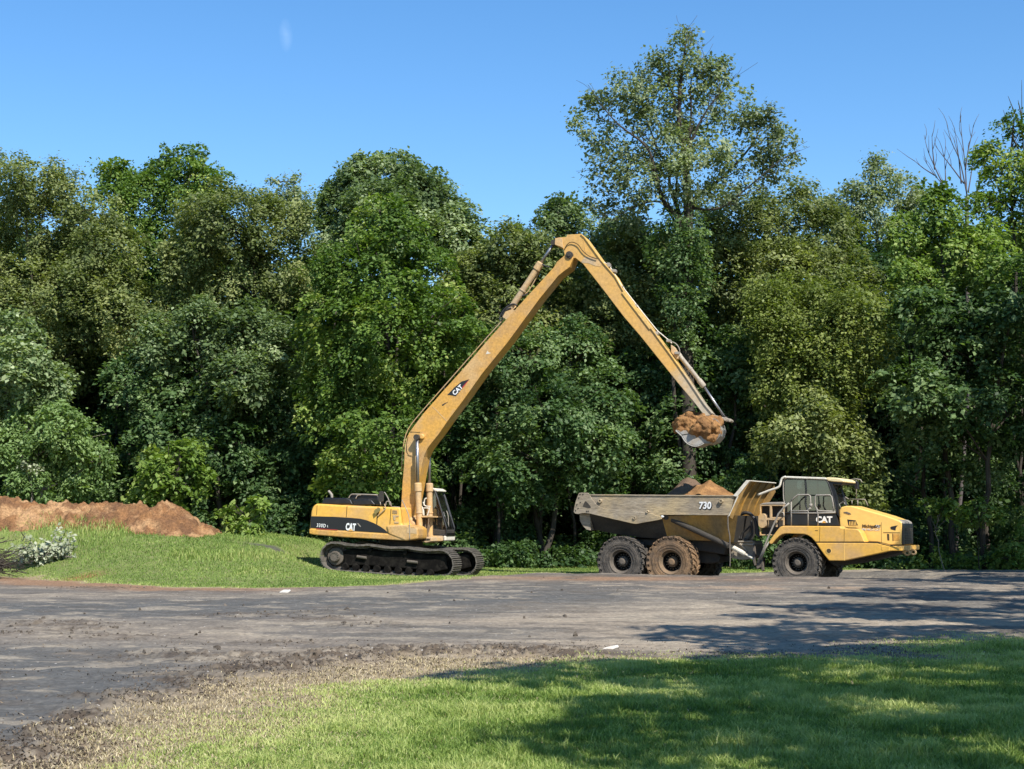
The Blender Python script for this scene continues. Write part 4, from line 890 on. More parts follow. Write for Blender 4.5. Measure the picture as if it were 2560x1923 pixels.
# ------------------------------------------------------------------ excavator
def excavator():
    F = EXC
    root = empty('long_reach_excavator', F.loc, F.rot, label='yellow tracked excavator with its long boom raised and loaded bucket out over the truck', cat='excavator')
    # ---- tracks
    A = F.px(*c1(395, 985), -1.70); Bp = F.px(*c1(1530, 1066), -1.70); rad = .425
    def loop():
        pts = []; ax, az = A; bx, bz = Bp; d = Vector((bx - ax, 0, bz - az)); L_ = d.length; d.normalize(); n = Vector((-d.z, 0, d.x))
        a = Vector((ax, 0, az)); b = Vector((bx, 0, bz))
        for i in range(41):
            t = i / 40; sag = -.035 * math.sin(t * math.pi * 3) ** 2 if True else 0
            pts.append(a.lerp(b, t) + n * (rad + sag))
        for i in range(1, 20):
            th = math.pi * i / 20; pts.append(b + n * rad * math.cos(th) + d * rad * math.sin(th))
        for i in range(41): pts.append(b.lerp(a, i / 40) - n * rad)
        for i in range(1, 20):
            th = math.pi * i / 20; pts.append(a - n * rad * math.cos(th) - d * rad * math.sin(th))
        return pts
    LP = loop(); cum = [0]
    for i in range(len(LP)): cum.append(cum[-1] + (LP[(i + 1) % len(LP)] - LP[i]).length)
    tot = cum[-1]; NS = 52
    def along(s):
        s %= tot; i = max(j for j in range(len(LP)) if cum[j] <= s); f = (s - cum[i]) / max(cum[i + 1] - cum[i], 1e-6)
        p = LP[i].lerp(LP[(i + 1) % len(LP)], f); t = (LP[(i + 1) % len(LP)] - LP[i]).normalized(); return p, t
    rr = random.Random(8)
    for (ya, yb, sgn) in ((-1.70, -.88, -1), (.88, 1.70, 1)):
        bm = bmesh.new()
        for k in range(NS):
            p, t = along(k * tot / NS); n = Vector((-t.z, 0, t.x))
            Mx = Matrix(((t.x, 0, n.x, p.x), (0, 1, 0, 0), (t.z, 0, n.z, p.z), (0, 0, 0, 1)))
            h = tot / NS * .47; j = rr.uniform(-.006, .006)
            b_box(bm, -h, h, ya, yb, -.018 + j, .012 + j, Mx)
            for g in (-.75, 0, .75): b_box(bm, g * h - .012, g * h + .012, ya + .01, yb - .01, .012 + j, .045 + j, Mx)
            b_box(bm, -h * 1.02, h * 1.02, (ya + yb) / 2 - .12, (ya + yb) / 2 - .05, -.10, -.02, Mx); b_box(bm, -h * 1.02, h * 1.02, (ya + yb) / 2 + .05, (ya + yb) / 2 + .12, -.10, -.02, Mx)
        tr = bmobj('track', bm, M['shoe'], root)
        bm = bmesh.new()
        fr = F.pts([(500, 925), (560, 905), (1180, 940), (1600, 985), (1620, 1120), (1480, 1150), (1380, 1128), (700, 1075), (520, 1085)], -1.5, c1)
        b_prism(bm, fr, (-1.52 if sgn < 0 else 1.02), (-1.02 if sgn < 0 else 1.52))
        bmobj('track_frame', bm, M['mud_shade'], tr, bevel=.03)
        bm = bmesh.new()
        for (u, v, u2, v2) in ((645, 985, 745, 1000), (1180, 1035, 1290, 1048)):
            a, b = F.pts([(u, v), (u2, v2)], -1.6, c1); yy = sgn * 1.57
            b_tube(bm, [(a[0], yy, a[1]), (b[0], yy, b[1])], .045, 8)
        bmobj('frame_step', bm, M['rim'], tr, smooth=False)
        bm = bmesh.new(); ym = (ya + yb) / 2
        for k in range(9):
            t = .10 + .8 * k / 8; p = Vector((A[0], 0, A[1])).lerp(Vector((Bp[0], 0, Bp[1])), t)
            b_lathe_y(bm, [(-.28, 0), (-.28, .10), (-.2, .13), (-.12, .10), (.12, .10), (.2, .13), (.28, .10), (.28, 0)], 16, (p.x, ym, p.z - rad + .13))
        for t in (.33, .66):
            p = Vector((A[0], 0, A[1])).lerp(Vector((Bp[0], 0, Bp[1])), t); b_lathe_y(bm, [(-.3, 0), (-.3, .07), (.3, .07), (.3, 0)], 12, (p.x, ym, p.z + rad - .14))
        bmobj('roller', bm, M['mud_shade'], tr)
        bm = bmesh.new(); c = (A[0], ym, A[1])
        b_lathe_y(bm, [(-.30, 0), (-.30, .16), (-.22, .19), (-.20, .27), (-.10, .30), (.10, .30), (.20, .27), (.22, .19), (.30, .16), (.30, 0)], 28, c)
        for k in range(21):
            th = k * 2 * math.pi / 21; b_box(bm, -.035, .035, -.05, .05, .29, .375, Matrix.Translation(c) @ Matrix.Rotation(th, 4, 'Y'))
        for k in range(12):
            th = k * math.pi / 6; b_lathe_y(bm, [(-.325, 0), (-.325, .02), (-.29, .02)], 6, (c[0] + .13 * math.cos(th), ym, c[2] + .13 * math.sin(th)))
        bmobj('sprocket', bm, M['rim'], tr)
        bm = bmesh.new(); c = (Bp[0], ym, Bp[1])
        b_lathe_y(bm, [(-.24, 0), (-.24, .10), (-.16, .14), (-.12, .30), (-.12, .33), (-.05, .35), (.05, .35), (.12, .33), (.12, .30), (.16, .14), (.24, .10), (.24, 0)], 28, c)
        bmobj('idler', bm, M['mud_shade'], tr)
    # car body and turntable
    zt = F.px(*c1(700, 800), -1.4)[1]
    bm = bmesh.new(); b_box(bm, -1.1, 1.1, -.95, .95, .30, .62); b_box(bm, -1.5, -.9, -1.1, 1.1, .28, .52); b_box(bm, .9, 1.5, -1.1, 1.1, .28, .52)
    bmobj('car_body', bm, M['bed_dark'], root, bevel=.04)
    bm = bmesh.new(); bmesh.ops.create_cone(bm, cap_ends=True, segments=36, radius1=.78, radius2=.70, depth=max(zt - .58, .2), matrix=Matrix.Translation((0, 0, (zt + .62) / 2)))
    bmobj('swing_ring', bm, M['bed_dark'], root)
    # ---- upper structure
    body = prism('engine_body', F, [(140, 735), (140, 692), (152, 560), (160, 500), (175, 455), (210, 422), (560, 442), (900, 455), (1108, 463), (1118, 645), (1160, 650), (1165, 815), (900, 800), (500, 778), (190, 752)], -1.45, -1.45, 1.45, M['yellow_bright'], root, c1, .10, 4)
    blk = prism('black_side_panel', F, [(158, 556), (400, 562), (560, 572), (680, 582), (750, 598), (830, 630), (900, 668), (950, 704), (984, 737), (600, 712), (215, 684), (152, 680)], -1.458, -1.462, -1.40, M['blackgloss'], root, c1, .006)
    prism('red_stripe', F, [(215, 686), (440, 699), (440, 704), (215, 692)], -1.465, -1.468, -1.44, M['red'], blk, c1, 0)
    for s, u, v, wpx, hpx, nm in (('CAT', 582, 674, 108, 70, 'brand_lettering'), ('330D', 268, 657, 96, 38, 'model_lettering'), ('L', 337, 664, 10, 22, 'model_letter')):
        x, z = F.px(*c1(u, v), -1.465); sc = hpx / 4.254 / 76.5
        w = wpx / 4.254 / 74.
        t = text(s, sc * 1.40, -1.466, x, z, M['white'], blk, nm, 0, .045 if s == 'CAT' else .006, space=1.0 if s == 'CAT' else 1.18)
        wd = max(v_.co.x for v_ in t.data.vertices) - min(v_.co.x for v_ in t.data.vertices)
        k = w / wd; t.data.transform(Matrix.Translation((x, 0, z)) @ Matrix.Diagonal((k, 1, 1, 1)) @ Matrix.Translation((-x, 0, -z)))
        if s == 'CAT':
            prism('logo_triangle', F, [(553, 712), (582, 688), (611, 716)], -1.466, -1.472, -1.45, M['yellow_bright'], blk, c1, 0)
    prism('scuff_mark', F, [(650, 630), (662, 630), (690, 665), (686, 672), (668, 655)], -1.465, -1.468, -1.44, M['rail'], blk, c1, 0)
    bmb = bmesh.new()
    b_prism(bmb, F.pts([(138, 742), (140, 692), (215, 698), (600, 722), (985, 746), (1168, 765), (1166, 816), (900, 802), (500, 780), (190, 754)], -1.47, c1), -1.475, -1.30)
    bmobj('lower_skirt', bmb, M['yellow'], root, bevel=.03)
    bms = bmesh.new()
    for a, b in (((226, 440), (218, 545)), ((543, 450), (536, 566)), ((870, 460), (862, 640)), ((1010, 475), (1000, 640)), ((210, 700), (208, 750)), ((1168, 660), (1166, 812))):
        p = F.pts([a, b], -1.455, c1); b_box(bms, min(p[0][0], p[1][0]) - .004, max(p[0][0], p[1][0]) + .004, -1.462, -1.42, p[1][1], p[0][1])
    bmobj('panel_seam', bms, M['seam'], body)
    # tool box steps at the front near corner
    st = prism('tool_box', F, [(962, 655), (1170, 648), (1262, 662), (1298, 690), (1302, 760), (1296, 798), (1165, 818), (985, 745)], -1.47, -1.50, -.55, M['yellow'], root, c1, .04)
    prism('tool_box_face', F, [(1175, 672), (1282, 690), (1285, 745), (1175, 738)], -1.50, -1.505, -1.45, M['yellow_dusty'], st, c1, .01)
    bml = bmesh.new()
    for k in range(5):
        v = 492 + k * 8; b_prism(bml, F.pts([(1026, v), (1076, v + 2), (1076, v + 5), (1026, v + 3)], -1.46, c1), -1.465, -1.43)
    b_prism(bml, F.pts([(1030, 545), (1092, 548), (1092, 560), (1060, 562), (1056, 600), (1040, 600)], -1.46, c1), -1.466, -1.43)
    b_prism(bml, F.pts([(1046, 612), (1092, 614), (1092, 632), (1046, 632)], -1.46, c1), -1.466, -1.43)
    bmobj('vent_louvres', bml, M['yellow_dusty'], body)
    prism('side_mirror_plate', F, [(832, 500), (850, 480), (888, 466), (898, 476), (896, 500), (870, 520), (842, 545)], -1.50, -1.53, -1.50, worn('olive_plate', (.22, .17, .05), (.15, .12, .06), .4, 3, .6), body, c1, .004)
    bmw = bmesh.new(); 
    for l in ([(870, 552), (905, 520), (950, 480)], [(940, 425), (948, 450), (952, 478)]):
        b_tube(bmw, [(q[0], -1.50, q[1]) for q in F.pts(l, -1.5, c1)], .018, 6)
    bmobj('mirror_arm', bmw, M['yellow_dusty'], body)
    # mid chassis that carries the boom foot
    prism('boom_foot_bracket', F, [(1090, 560), (1130, 520), (1200, 540), (1250, 610), (1330, 690), (1350, 800), (1300, 815), (1090, 815)], -.5, -.52, .52, M['yellow_dusty'], root, c1, .04)
    prism('swing_motor', F, [(1112, 530), (1145, 520), (1160, 560), (1150, 640), (1112, 640)], -.6, -.95, -.55, M['yellow_dusty'], root, c1, .05, 3)
    prism('front_chassis', F, [(1090, 770), (1440, 790), (1440, 822), (1300, 830), (1090, 818)], -.5, -.60, 1.40, M['bed_dark'], root, c1, .02)
    # engine cowls, exhaust, mirror and rails on top
    prism('engine_cowl', F, [(268, 432), (288, 372), (310, 358), (540, 362), (575, 376), (606, 432)], -1.05, -1.05, -.35, M['black'], root, c1, .05, 3)
    prism('engine_cowl', F, [(608, 440), (600, 395), (612, 378), (770, 374), (800, 384), (845, 436)], -1.05, -1.05, -.35, M['black'], root, c1, .05, 3)
    prism('engine_cowl', F, [(555, 430), (575, 340), (600, 325), (862, 332), (876, 345), (880, 440)], .2, .2, 1.1, M['black'], root, c1, .05, 3)
    tubes('cowl_rail', F, [[(560, 365), (585, 328), (640, 322), (870, 330)], [(635, 370), (655, 335), (690, 330)]], .15, .018, M['rail'], root, c1)
    tubes('exhaust_pipe', F, [[(382, 360), (380, 335), (368, 312), (345, 288)]], -.3, .045, M['rail'], root, c1, 12)
    prism('rear_view_mirror', F, [(884, 296), (915, 290), (932, 300), (930, 395), (915, 402), (880, 402), (876, 370)], -1.25, -1.27, -1.22, M['bed_dark'], root, c1, .01)
    tubes('hand_rail', F, [[(955, 440), (960, 405), (985, 398), (1005, 410), (1012, 450)], [(895, 400), (900, 440)], [(940, 300), (960, 330), (985, 380), (1000, 440)], [(1010, 455), (1105, 462)]], -1.25, .016, M['rail'], root, c1)
    # ---- cab on the far side
    y0, y1 = .55, 1.42
    cabp = [(1185, 755), (1185, 300), (1200, 275), (1240, 262), (1440, 262), (1478, 290), (1508, 370), (1565, 560), (1600, 680), (1600, 760)]
    P = F.pts(cabp, y0, c1)
    cab = prism('cab', F, [(1185, 755), (1185, 650), (1400, 655), (1440, 690), (1560, 700), (1604, 700), (1602, 760)], y0, y0, y1, M['bed_dark'], root, c1, .03)
    bm = bmesh.new()
    for y in (y0, y1):
        b_tube(bm, [(x, y, z) for x, z in P], .035, 6, closed=True)
        q = F.pts([(1300, 262), (1310, 690)], y0, c1); b_tube(bm, [(x, y, z) for x, z in q], .03, 6)
    for i in (3, 4, 5, 9): b_tube(bm, [(P[i][0], y0, P[i][1]), (P[i][0], y1, P[i][1])], .03, 6)
    bmobj('cab_frame', bm, M['black'], cab)
    prism('cab_roof', F, [(1195, 272), (1240, 256), (1420, 252), (1480, 260), (1515, 282), (1510, 296), (1480, 290), (1440, 270), (1240, 270)], y0, y0 - .02, y1 + .02, M['cream'], cab, c1, .02)
    bm = bmesh.new(); G = F.pts([(1190, 650), (1190, 290), (1240, 268), (1438, 268), (1475, 292), (1505, 370), (1562, 560), (1598, 680), (1598, 700), (1440, 690), (1400, 655)], y0, c1)
    for y in (y0 + .012, y1 - .012):
        bm.faces.new([bm.verts.new((x, y, z)) for x, z in G])
    bmobj('side_window', bm, M['glass'], cab)
    bm = bmesh.new(); Wd = F.pts([(1475, 292), (1505, 370), (1562, 560), (1604, 755)], y0, c1)
    for a, b in zip(Wd, Wd[1:]):
        bm.faces.new([bm.verts.new(v) for v in ((a[0] + .01, y0 + .03, a[1]), (a[0] + .01, y1 - .03, a[1]), (b[0] + .01, y1 - .03, b[1]), (b[0] + .01, y0 + .03, b[1]))])
    bmobj('windscreen', bm, M['glass'], cab)
    sx, sz = F.px(*c1(1380, 660), 1.0)
    bm = bmesh.new(); b_box(bm, sx - .25, sx + .25, .75, 1.22, sz - .1, sz + .05); b_box(bm, sx - .32, sx - .2, .75, 1.22, sz, sz + .65)
    bmobj('driver_seat', bm, M['seat'], cab, bevel=.04)
    prism('cab_platform', F, [(1440, 762), (1565, 764), (1565, 822), (1445, 822)], y0, y0 - .05, y1 + .02, M['yellow_dusty'], root, c1, .03)
    prism('platform_step', F, [(1568, 764), (1600, 764), (1602, 818), (1568, 822)], y0, y0 - .05, y1 + .10, M['cream'], root, c1, .04, 3)
    tubes('cab_guard_rail', F, [[(1625, 760), (1618, 560), (1600, 500)], [(1602, 752), (1640, 748), (1622, 742)]], y0 + .4, .015, M['rail'], root, c1)
    # ---- boom
    boom_l = [(1001, 1290), (1003, 1262), (1005.6, 1214), (1010, 1160), (1011.7, 1116.6), (1015.8, 1096), (1024, 1080), (1038, 1061), (1057.7, 1034.8), (1106.8, 978.6), (1156, 924.3), (1217.3, 852.7), (1248, 818), (1300, 761), (1384.4, 668.3), (1392, 655), (1410, 640), (1420, 628)]
    boom_r = [(1431, 634), (1432, 648), (1424, 668), (1410, 678), (1395.2, 690), (1348.3, 747.7), (1268.9, 856), (1205, 934.6), (1160, 998), (1123.2, 1047), (1094.6, 1088), (1080, 1106), (1068, 1122), (1059, 1142), (1055, 1160), (1050, 1185), (1043, 1225), (1036, 1260), (1028, 1292), (1018, 1312)]
    boom = prism('boom', F, boom_l + boom_r, -.36, -.36, .36, M['yellow'], root, None, .012)
    # stiffener plate around the cylinder pin, weld line, decal
    prism('pin_plate', F, [(1018, 1138), (1017, 1110), (1022, 1090), (1035, 1078), (1052, 1077), (1063, 1084), (1066, 1100), (1060, 1122), (1046, 1150), (1030, 1142)], -.365, -.372, -.34, M['yellow'], boom, None, .004)
    for yy in (-.36, .36):
        a, b = F.pts([(1044.5, 1094), (1056, 1092)], yy, None); bm = bmesh.new(); s = -1 if yy < 0 else 1
        b_lathe_y(bm, [(0, .09), (s * .10, .09), (s * .12, .06), (s * .12, 0)], 20, (b[0], yy, b[1])); bmobj('boom_pin_boss', bm, M['yellow_bright'], boom, bevel=.01)
    prism('weld_seam', F, [(1080.5, 1017), (1082, 1016), (1118, 1052), (1116.5, 1053.5)], -.362, -.366, -.34, M['yellow_dusty'], boom, None, 0)
    dec = prism('boom_decal', F, [(675, 820), (760, 730), (850, 655), (945, 628), (900, 690), (850, 750), (780, 836), (720, 822)], -.364, -.366, -.34, M['blackgloss'], boom, c6, 0)
    prism('decal_edge', F, [(945, 628), (900, 690), (860, 740), (855, 728), (895, 680)], -.367, -.369, -.34, M['red'], dec, c6, 0)
    x, z = F.px(*c6(802, 760), -.368); text('CAT', .205, -.369, x, z, M['white'], dec, 'brand_lettering', R(46), .03, aspect=.95)
    prism('scraped_paint', F, [(1155, 300), (1168, 278), (1182, 300), (1210, 308), (1170, 318), (1145, 322)], -.364, -.366, -.34, M['cream'], boom, c6, 0)
    prism('scratch_mark', F, [(608, 940), (650, 915), (690, 905), (655, 925), (620, 955)], -.364, -.366, -.34, M['bed_dark'], boom, c6, 0)
    tubes('grease_line', F, [[(225, 1268), (300, 1275), (345, 1278)], [(195, 1330), (180, 1420), (180, 1500), (205, 1555), (240, 1560)]], -.375, .008, M['seam'], boom, c6, 6)
    # pipes along the back of the boom with clamps
    bm = bmesh.new()
    for dy in (-.12, .0, .12):
        l = F.pts([(1004, 1180), (1008, 1120), (1020, 1076), (1054, 1032), (1104, 975), (1215, 849), (1262, 797), (1290, 768)], dy, None)
        b_tube(bm, smooth_path([(a - .0, dy, b + .03) for a, b in l], 3), .018, 6)
    bmobj('boom_pipe', bm, M['yellow_dusty'], boom, smooth=True)
    # stick cylinder on top of the boom
    def cyl(nm, a, b, c, y, rb, rr_, mat, parent, crp, end=.05, collar=None):
        pa, pb, pc = [Vector((q[0], y, q[1])) for q in F.pts([a, b, c], y, crp)]
        bm = bmesh.new(); d = (pb - pa).normalized()
        b_tube(bm, [pa, pb - d * .28], rb, 16); b_tube(bm, [pb - d * .28, pb - d * .04, pb], [rb * 1.28, rb * 1.28, rb * 1.05], 16)
        b_tube(bm, [pa, pa + d * .12], rb * 1.15, 16)
        for k in (.45,):
            q = pa.lerp(pb, k); b_tube(bm, [q, q + d * .05], rb * 1.18, 16)
        o = bmobj(nm, bm, mat, parent, bevel=.008); 
        bm = bmesh.new(); b_tube(bm, [pb, pc], rr_, 12); bmobj('piston_rod', bm, M['chrome'], o, smooth=True)
        for pq in (pc, pa):
            bm = bmesh.new(); b_lathe_y(bm, [(-.11, 0), (-.11, rr_ * 1.8), (.11, rr_ * 1.8), (.11, 0)], 14, pq); bmobj('rod_eye', bm, M['bed_dark'], o, smooth=False)
        return o
    sc = cyl('stick_cylinder', (150, 1255), (625, 535), (805, 265), 0, .10, .05, M['yellow_dusty'], root, c4)
    bm = bmesh.new()
    for yy in (-.2, .14): b_prism(bm, F.pts([(90, 1290), (130, 1215), (200, 1190), (250, 1190), (240, 1240), (160, 1330)], yy, c4), yy, yy + .05)
    bmobj('cylinder_bracket', bm, M['yellow_dusty'], boom)
    tubes('cylinder_hose', F, [[(60, 1350), (55, 1290), (100, 1200), (180, 1130), (250, 1110), (290, 1130)], [(80, 1350), (100, 1240), (150, 1190), (210, 1165)], [(640, 560), (680, 580), (740, 600)], [(360, 1000), (420, 980), (440, 965)]], -.12, .025, M['hose'], sc, c4)
    tubes('oil_pipe', F, [[(200, 1160), (330, 1010), (440, 940), (560, 740), (610, 620)]], .1, .018, M['yellow_dusty'], sc, c4)
    # ---- stick
    st_o = F.pts([(822, 200), (870, 188), (970, 182), (985, 150), (1180, 138), (1230, 180), (1460, 500), (1650, 720), (1773, 935)], -.30, c4) + \
           F.pts([(140, 0), (400, 350), (600, 640), (830, 985), (935, 1112), (905, 1140), (838, 1142), (700, 962), (480, 700), (240, 400), (0, 100)], -.30, c5) + \
           F.pts([(1773, 1290), (1480, 905), (1210, 560), (1100, 470), (1060, 480), (1030, 495), (985, 470), (950, 430), (930, 345), (880, 318), (815, 288)], -.30, c4)
    bm = bmesh.new(); b_prism(bm, st_o, -.30, .30)
    a_ = F.px(*c5(400, 500), -.3); b_ = F.px(*c5(760, 960), -.3); dd = Vector((b_[0] - a_[0], 0, b_[1] - a_[1])); wl = dd.length; dd.normalize()
    fd = ((a_[0], -.3, a_[1]), tuple(dd), wl, (.44, .37, .27))
    sm_ = worn('stick_paint', (.62, .35, .085), (.46, .29, .13), .35, 1.1, .45, fade=fd); st2 = worn('stick_edge_paint', (.72, .44, .11), (.5, .34, .18), .3, 1.1, .45, fade=fd)
    stick = bmobj('stick', bm, sm_, root, bevel=.012)
    prism('stick_top_plate', F, [(1180, 136), (1232, 176), (1464, 498), (1655, 718), (1775, 935), (1765, 940), (1645, 728), (1452, 508), (1222, 190), (1172, 146)], -.32, -.34, .34, st2, stick, c4, .004)
    prism('stick_top_plate', F, [(152, 0), (410, 348), (606, 630), (838, 978), (945, 1110), (930, 1114), (826, 988), (596, 642), (398, 358), (140, 8)], -.32, -.34, .34, st2, stick, c5, .004)
    prism('stick_top_plate', F, [(1560.5, 728), (1630, 820), (1624, 824), (1554, 732)], -.32, -.339, .339, st2, stick, None, .004)
    prism('weld_seam', F, [(1205, 200), (1212, 200), (1245, 395), (1238, 395)], -.303, -.306, -.28, M['yellow_bright'], stick, c4, 0)
    prism('stick_shadow', F, [(1180, 520), (1230, 460), (1260, 452), (1400, 490), (1440, 500), (1465, 560), (1440, 590), (1370, 580), (1280, 545), (1195, 540)], -.303, -.307, -.28, M['yellow_dusty'], stick, c4, 0)  # painted shadow of the hose and bracket, laid flat on the stick
    tubes('hydraulic_hose', F, [[(945, 360), (975, 300), (1020, 258), (1075, 256), (1140, 290), (1190, 360), (1240, 410), (1300, 450), (1400, 485)]], -.35, .014, M['seam'], stick, c4)
    prism('lug_plate', F, [(820, 198), (915, 196), (935, 340), (890, 315), (815, 288)], -.31, -.33, -.30, M['yellow_dusty'], stick, c4, .01)
    bm = bmesh.new(); bx, bz = F.px(*c4(1012, 428), -.40); b_lathe_y(bm, [(0, 0), (0, .12), (.82, .12), (.82, 0)], 22, (bx, -.41, bz)); b_lathe_y(bm, [(0, 0), (0, .07), (-.03, .06), (-.03, 0)], 22, (bx, -.41, bz))
    bmobj('stick_pivot_pin', bm, M['bed_dark'], stick, bevel=.01)
    # pipes and clamps along the stick
    bm = bmesh.new()
    for dy in (-.18, -.08):
        l = F.pts([(1420, 520), (1545, 590), (1660, 760), (1773, 930)], dy, c4) + F.pts([(170, 0), (260, 90), (350, 165), (400, 215)], dy, c5)
        b_tube(bm, smooth_path([(a + .03, dy, b + .035) for a, b in l], 3), .018, 6)
    bmobj('stick_pipe', bm, M['cream'], stick, smooth=True)
    bm = bmesh.new()
    for u, v, cc, s in ((1570, 590, c4, .05), (1632, 655, c4, .08), (1745, 872, c4, .05), (375, 170, c5, .07), (480, 330, c5, .07)):
        x, z = F.px(*cc(u, v), -.15); b_box(bm, x - s, x + s, -.26, .0, z - s * .6, z + s * .6, None)
    for u, v in ((1522, 662), (1590, 765), (1642, 834)):
        x, z = F.px(u, v, -.15); b_box(bm, x - .05, x + .05, -.26, .0, z - .05, z + .05)
    bmobj('pipe_clamp', bm, M['rail'], stick, bevel=.015)
    prism('cylinder_mount', F, [(400, 215), (440, 240), (500, 330), (495, 400), (460, 400), (405, 310)], -.15, -.16, .16, M['yellow_dusty'], stick, c5, .01)
    bc = cyl('bucket_cylinder', (495, 335), (835, 765), (1108, 1172), 0, .068, .036, M['stick_grey'], root, c5)
    tubes('cylinder_hose', F, [[(400, 180), (450, 195), (495, 240), (515, 295), (505, 340), (480, 330)], [(470, 300), (485, 340), (505, 345)]], -.1, .016, M['rail'], bc, c5)
    bm = bmesh.new()
    for yy in (-.24, .20): b_prism(bm, F.pts([(850, 1130), (900, 1112), (960, 1128), (1100, 1165), (1165, 1178), (1180, 1205), (1160, 1222), (1100, 1215), (960, 1175), (870, 1158)], yy, c5), yy, yy + .04)
    bmobj('rocker_link', bm, M['stick_grey'], root, bevel=.012)
    bm = bmesh.new()
    for (u, v, rr_) in ((1165, 1198, .05), (1108, 1182, .06), (875, 1130, .05)):
        x, z = F.px(*c5(u, v), -.28); b_lathe_y(bm, [(0, 0), (0, rr_), (.56, rr_), (.56, 0)], 14, (x, -.28, z))
    bmobj('link_pin', bm, M['stick_grey'], root, bevel=.008)
    bm = bmesh.new()
    for yy in (-.16, .12): b_tube(bm, [(q[0], yy, q[1]) for q in F.pts([(1105, 1190), (1080, 1260), (1050, 1330)], yy, c5)], .035, 8)
    bmobj('bucket_link', bm, M['bed_dark'], root, smooth=True)
    # ---- bucket: curved shell, side plates
    side = [(462, 1335), (490, 1345), (535, 1388), (560, 1440), (600, 1490), (650, 1522), (710, 1538), (770, 1530), (830, 1500), (900, 1500), (980, 1470), (1040, 1400), (1060, 1320), (1040, 1240), (1000, 1190), (960, 1175)]
    SP = F.pts(side, -.55, c5)
    bm = bmesh.new(); b_prism(bm, SP + F.pts([(930, 1180), (880, 1330), (700, 1335), (520, 1330)], -.55, c5), -.56, -.53); b_prism(bm, SP + F.pts([(930, 1180), (880, 1330), (700, 1335), (520, 1330)], -.55, c5), .53, .56)
    bk = bmobj('bucket', bm, M['bucket'], root, bevel=.006)
    bm = bmesh.new()
    for i in range(len(SP) - 1):
        a, b = SP[i], SP[i + 1]; bm.faces.new([bm.verts.new(v) for v in ((a[0], -.56, a[1]), (a[0], .56, a[1]), (b[0], .56, b[1]), (b[0], -.56, b[1]))])
    bmesh.ops.remove_doubles(bm, verts=bm.verts, dist=1e-4)
    sh = bmobj('bucket_shell', bm, M['bucket'], bk); sh.modifiers.new('solid', 'SOLIDIFY').thickness = .035
    tubes('bucket_rim', F, [[(462, 1335), (500, 1368), (540, 1405)], [(535, 1388), (560, 1440), (600, 1490), (650, 1522), (710, 1538), (770, 1530), (830, 1500)]], -.56, .016, M['bucket'], bk, c5)
    prism('wear_strip', F, [(530, 1388), (700, 1358), (700, 1364), (530, 1396)], -.565, -.572, -.54, M['mud_shade'], bk, c5, 0)
    # ---- boom cylinders
    for yy in (-.52, .52):
        a = (262, 1390) if yy < 0 else (390, 1385); b = (232, 660) if yy < 0 else (381, 665); c = (222, 70) if yy < 0 else (384, 130)
        o = cyl('boom_cylinder', a, b, c, yy, .098, .052, M['yellow_dusty'], root, c9)
        if yy < 0:
            bm = bmesh.new(); l = F.pts([(203, 650), (204, 320), (212, 316)], yy - .05, c9); b_tube(bm, [(q[0], yy - .05, q[1]) for q in l], .022, 6); bmobj('oil_pipe', bm, M['yellow_dusty'], o, smooth=True)
    bm = bmesh.new()
    b_prism(bm, F.pts([(250, 1092), (425, 1092), (425, 1112), (250, 1112)], 0, c9), -.58, .60)
    bmobj('cylinder_crossbar', bm, M['yellow_dusty'], root, bevel=.01)
    bm = bmesh.new()
    for l in ([(270, 965), (290, 985), (300, 1080)], [(262, 980), (300, 1005), (310, 1090)], [(310, 960), (320, 880), (345, 860)], [(300, 910), (315, 950), (340, 965), (375, 968)], [(300, 990), (355, 990), (385, 1000)], [(390, 960), (370, 1040), (350, 1090)]):
        b_tube(bm, smooth_path([(q[0], -.2, q[1]) for q in F.pts(l, -.2, c9)], 4), .022, 6)
    bmobj('oil_pipe', bm, M['cream'], root, smooth=True)
    bm = bmesh.new(); r = random.Random(2)
    for k in range(7):
        u0 = 280 + k * 15; l = [(u0, 1110), (u0 + 12 * r.uniform(-1, 1), 1180), (u0 + 25 * r.uniform(-1, 1), 1260), (290 + k * 12, 1340), (270 + k * 16, 1395)]
        yy = r.uniform(-.35, .2); b_tube(bm, smooth_path([(q[0], yy, q[1]) for q in F.pts(l, yy, c9)], 4), .024, 6)
    bmobj('hydraulic_hose', bm, M['rim_brown'], root, smooth=True)
    prism('cylinder_foot', F, [(215, 1405), (230, 1375), (300, 1360), (420, 1370), (430, 1420), (350, 1440), (290, 1425), (220, 1425)], -.5, -.60, .62, M['yellow_dusty'], root, c9, .02)
    tubes('hand_rail', F, [[(25, 885), (80, 1000), (120, 1130), (125, 1405)]], -1.5, .014, M['rail'], root, c9)
    # ---- load of soil sitting in the bucket: its own thing
    lo = empty('bucket_load', (0, 0, 0)); tag(lo, 'lumpy orange clay heaped in the raised excavator bucket', 'soil load')
    bpy.data.objects.remove(lo)
    r = random.Random(6); bm = bmesh.new()
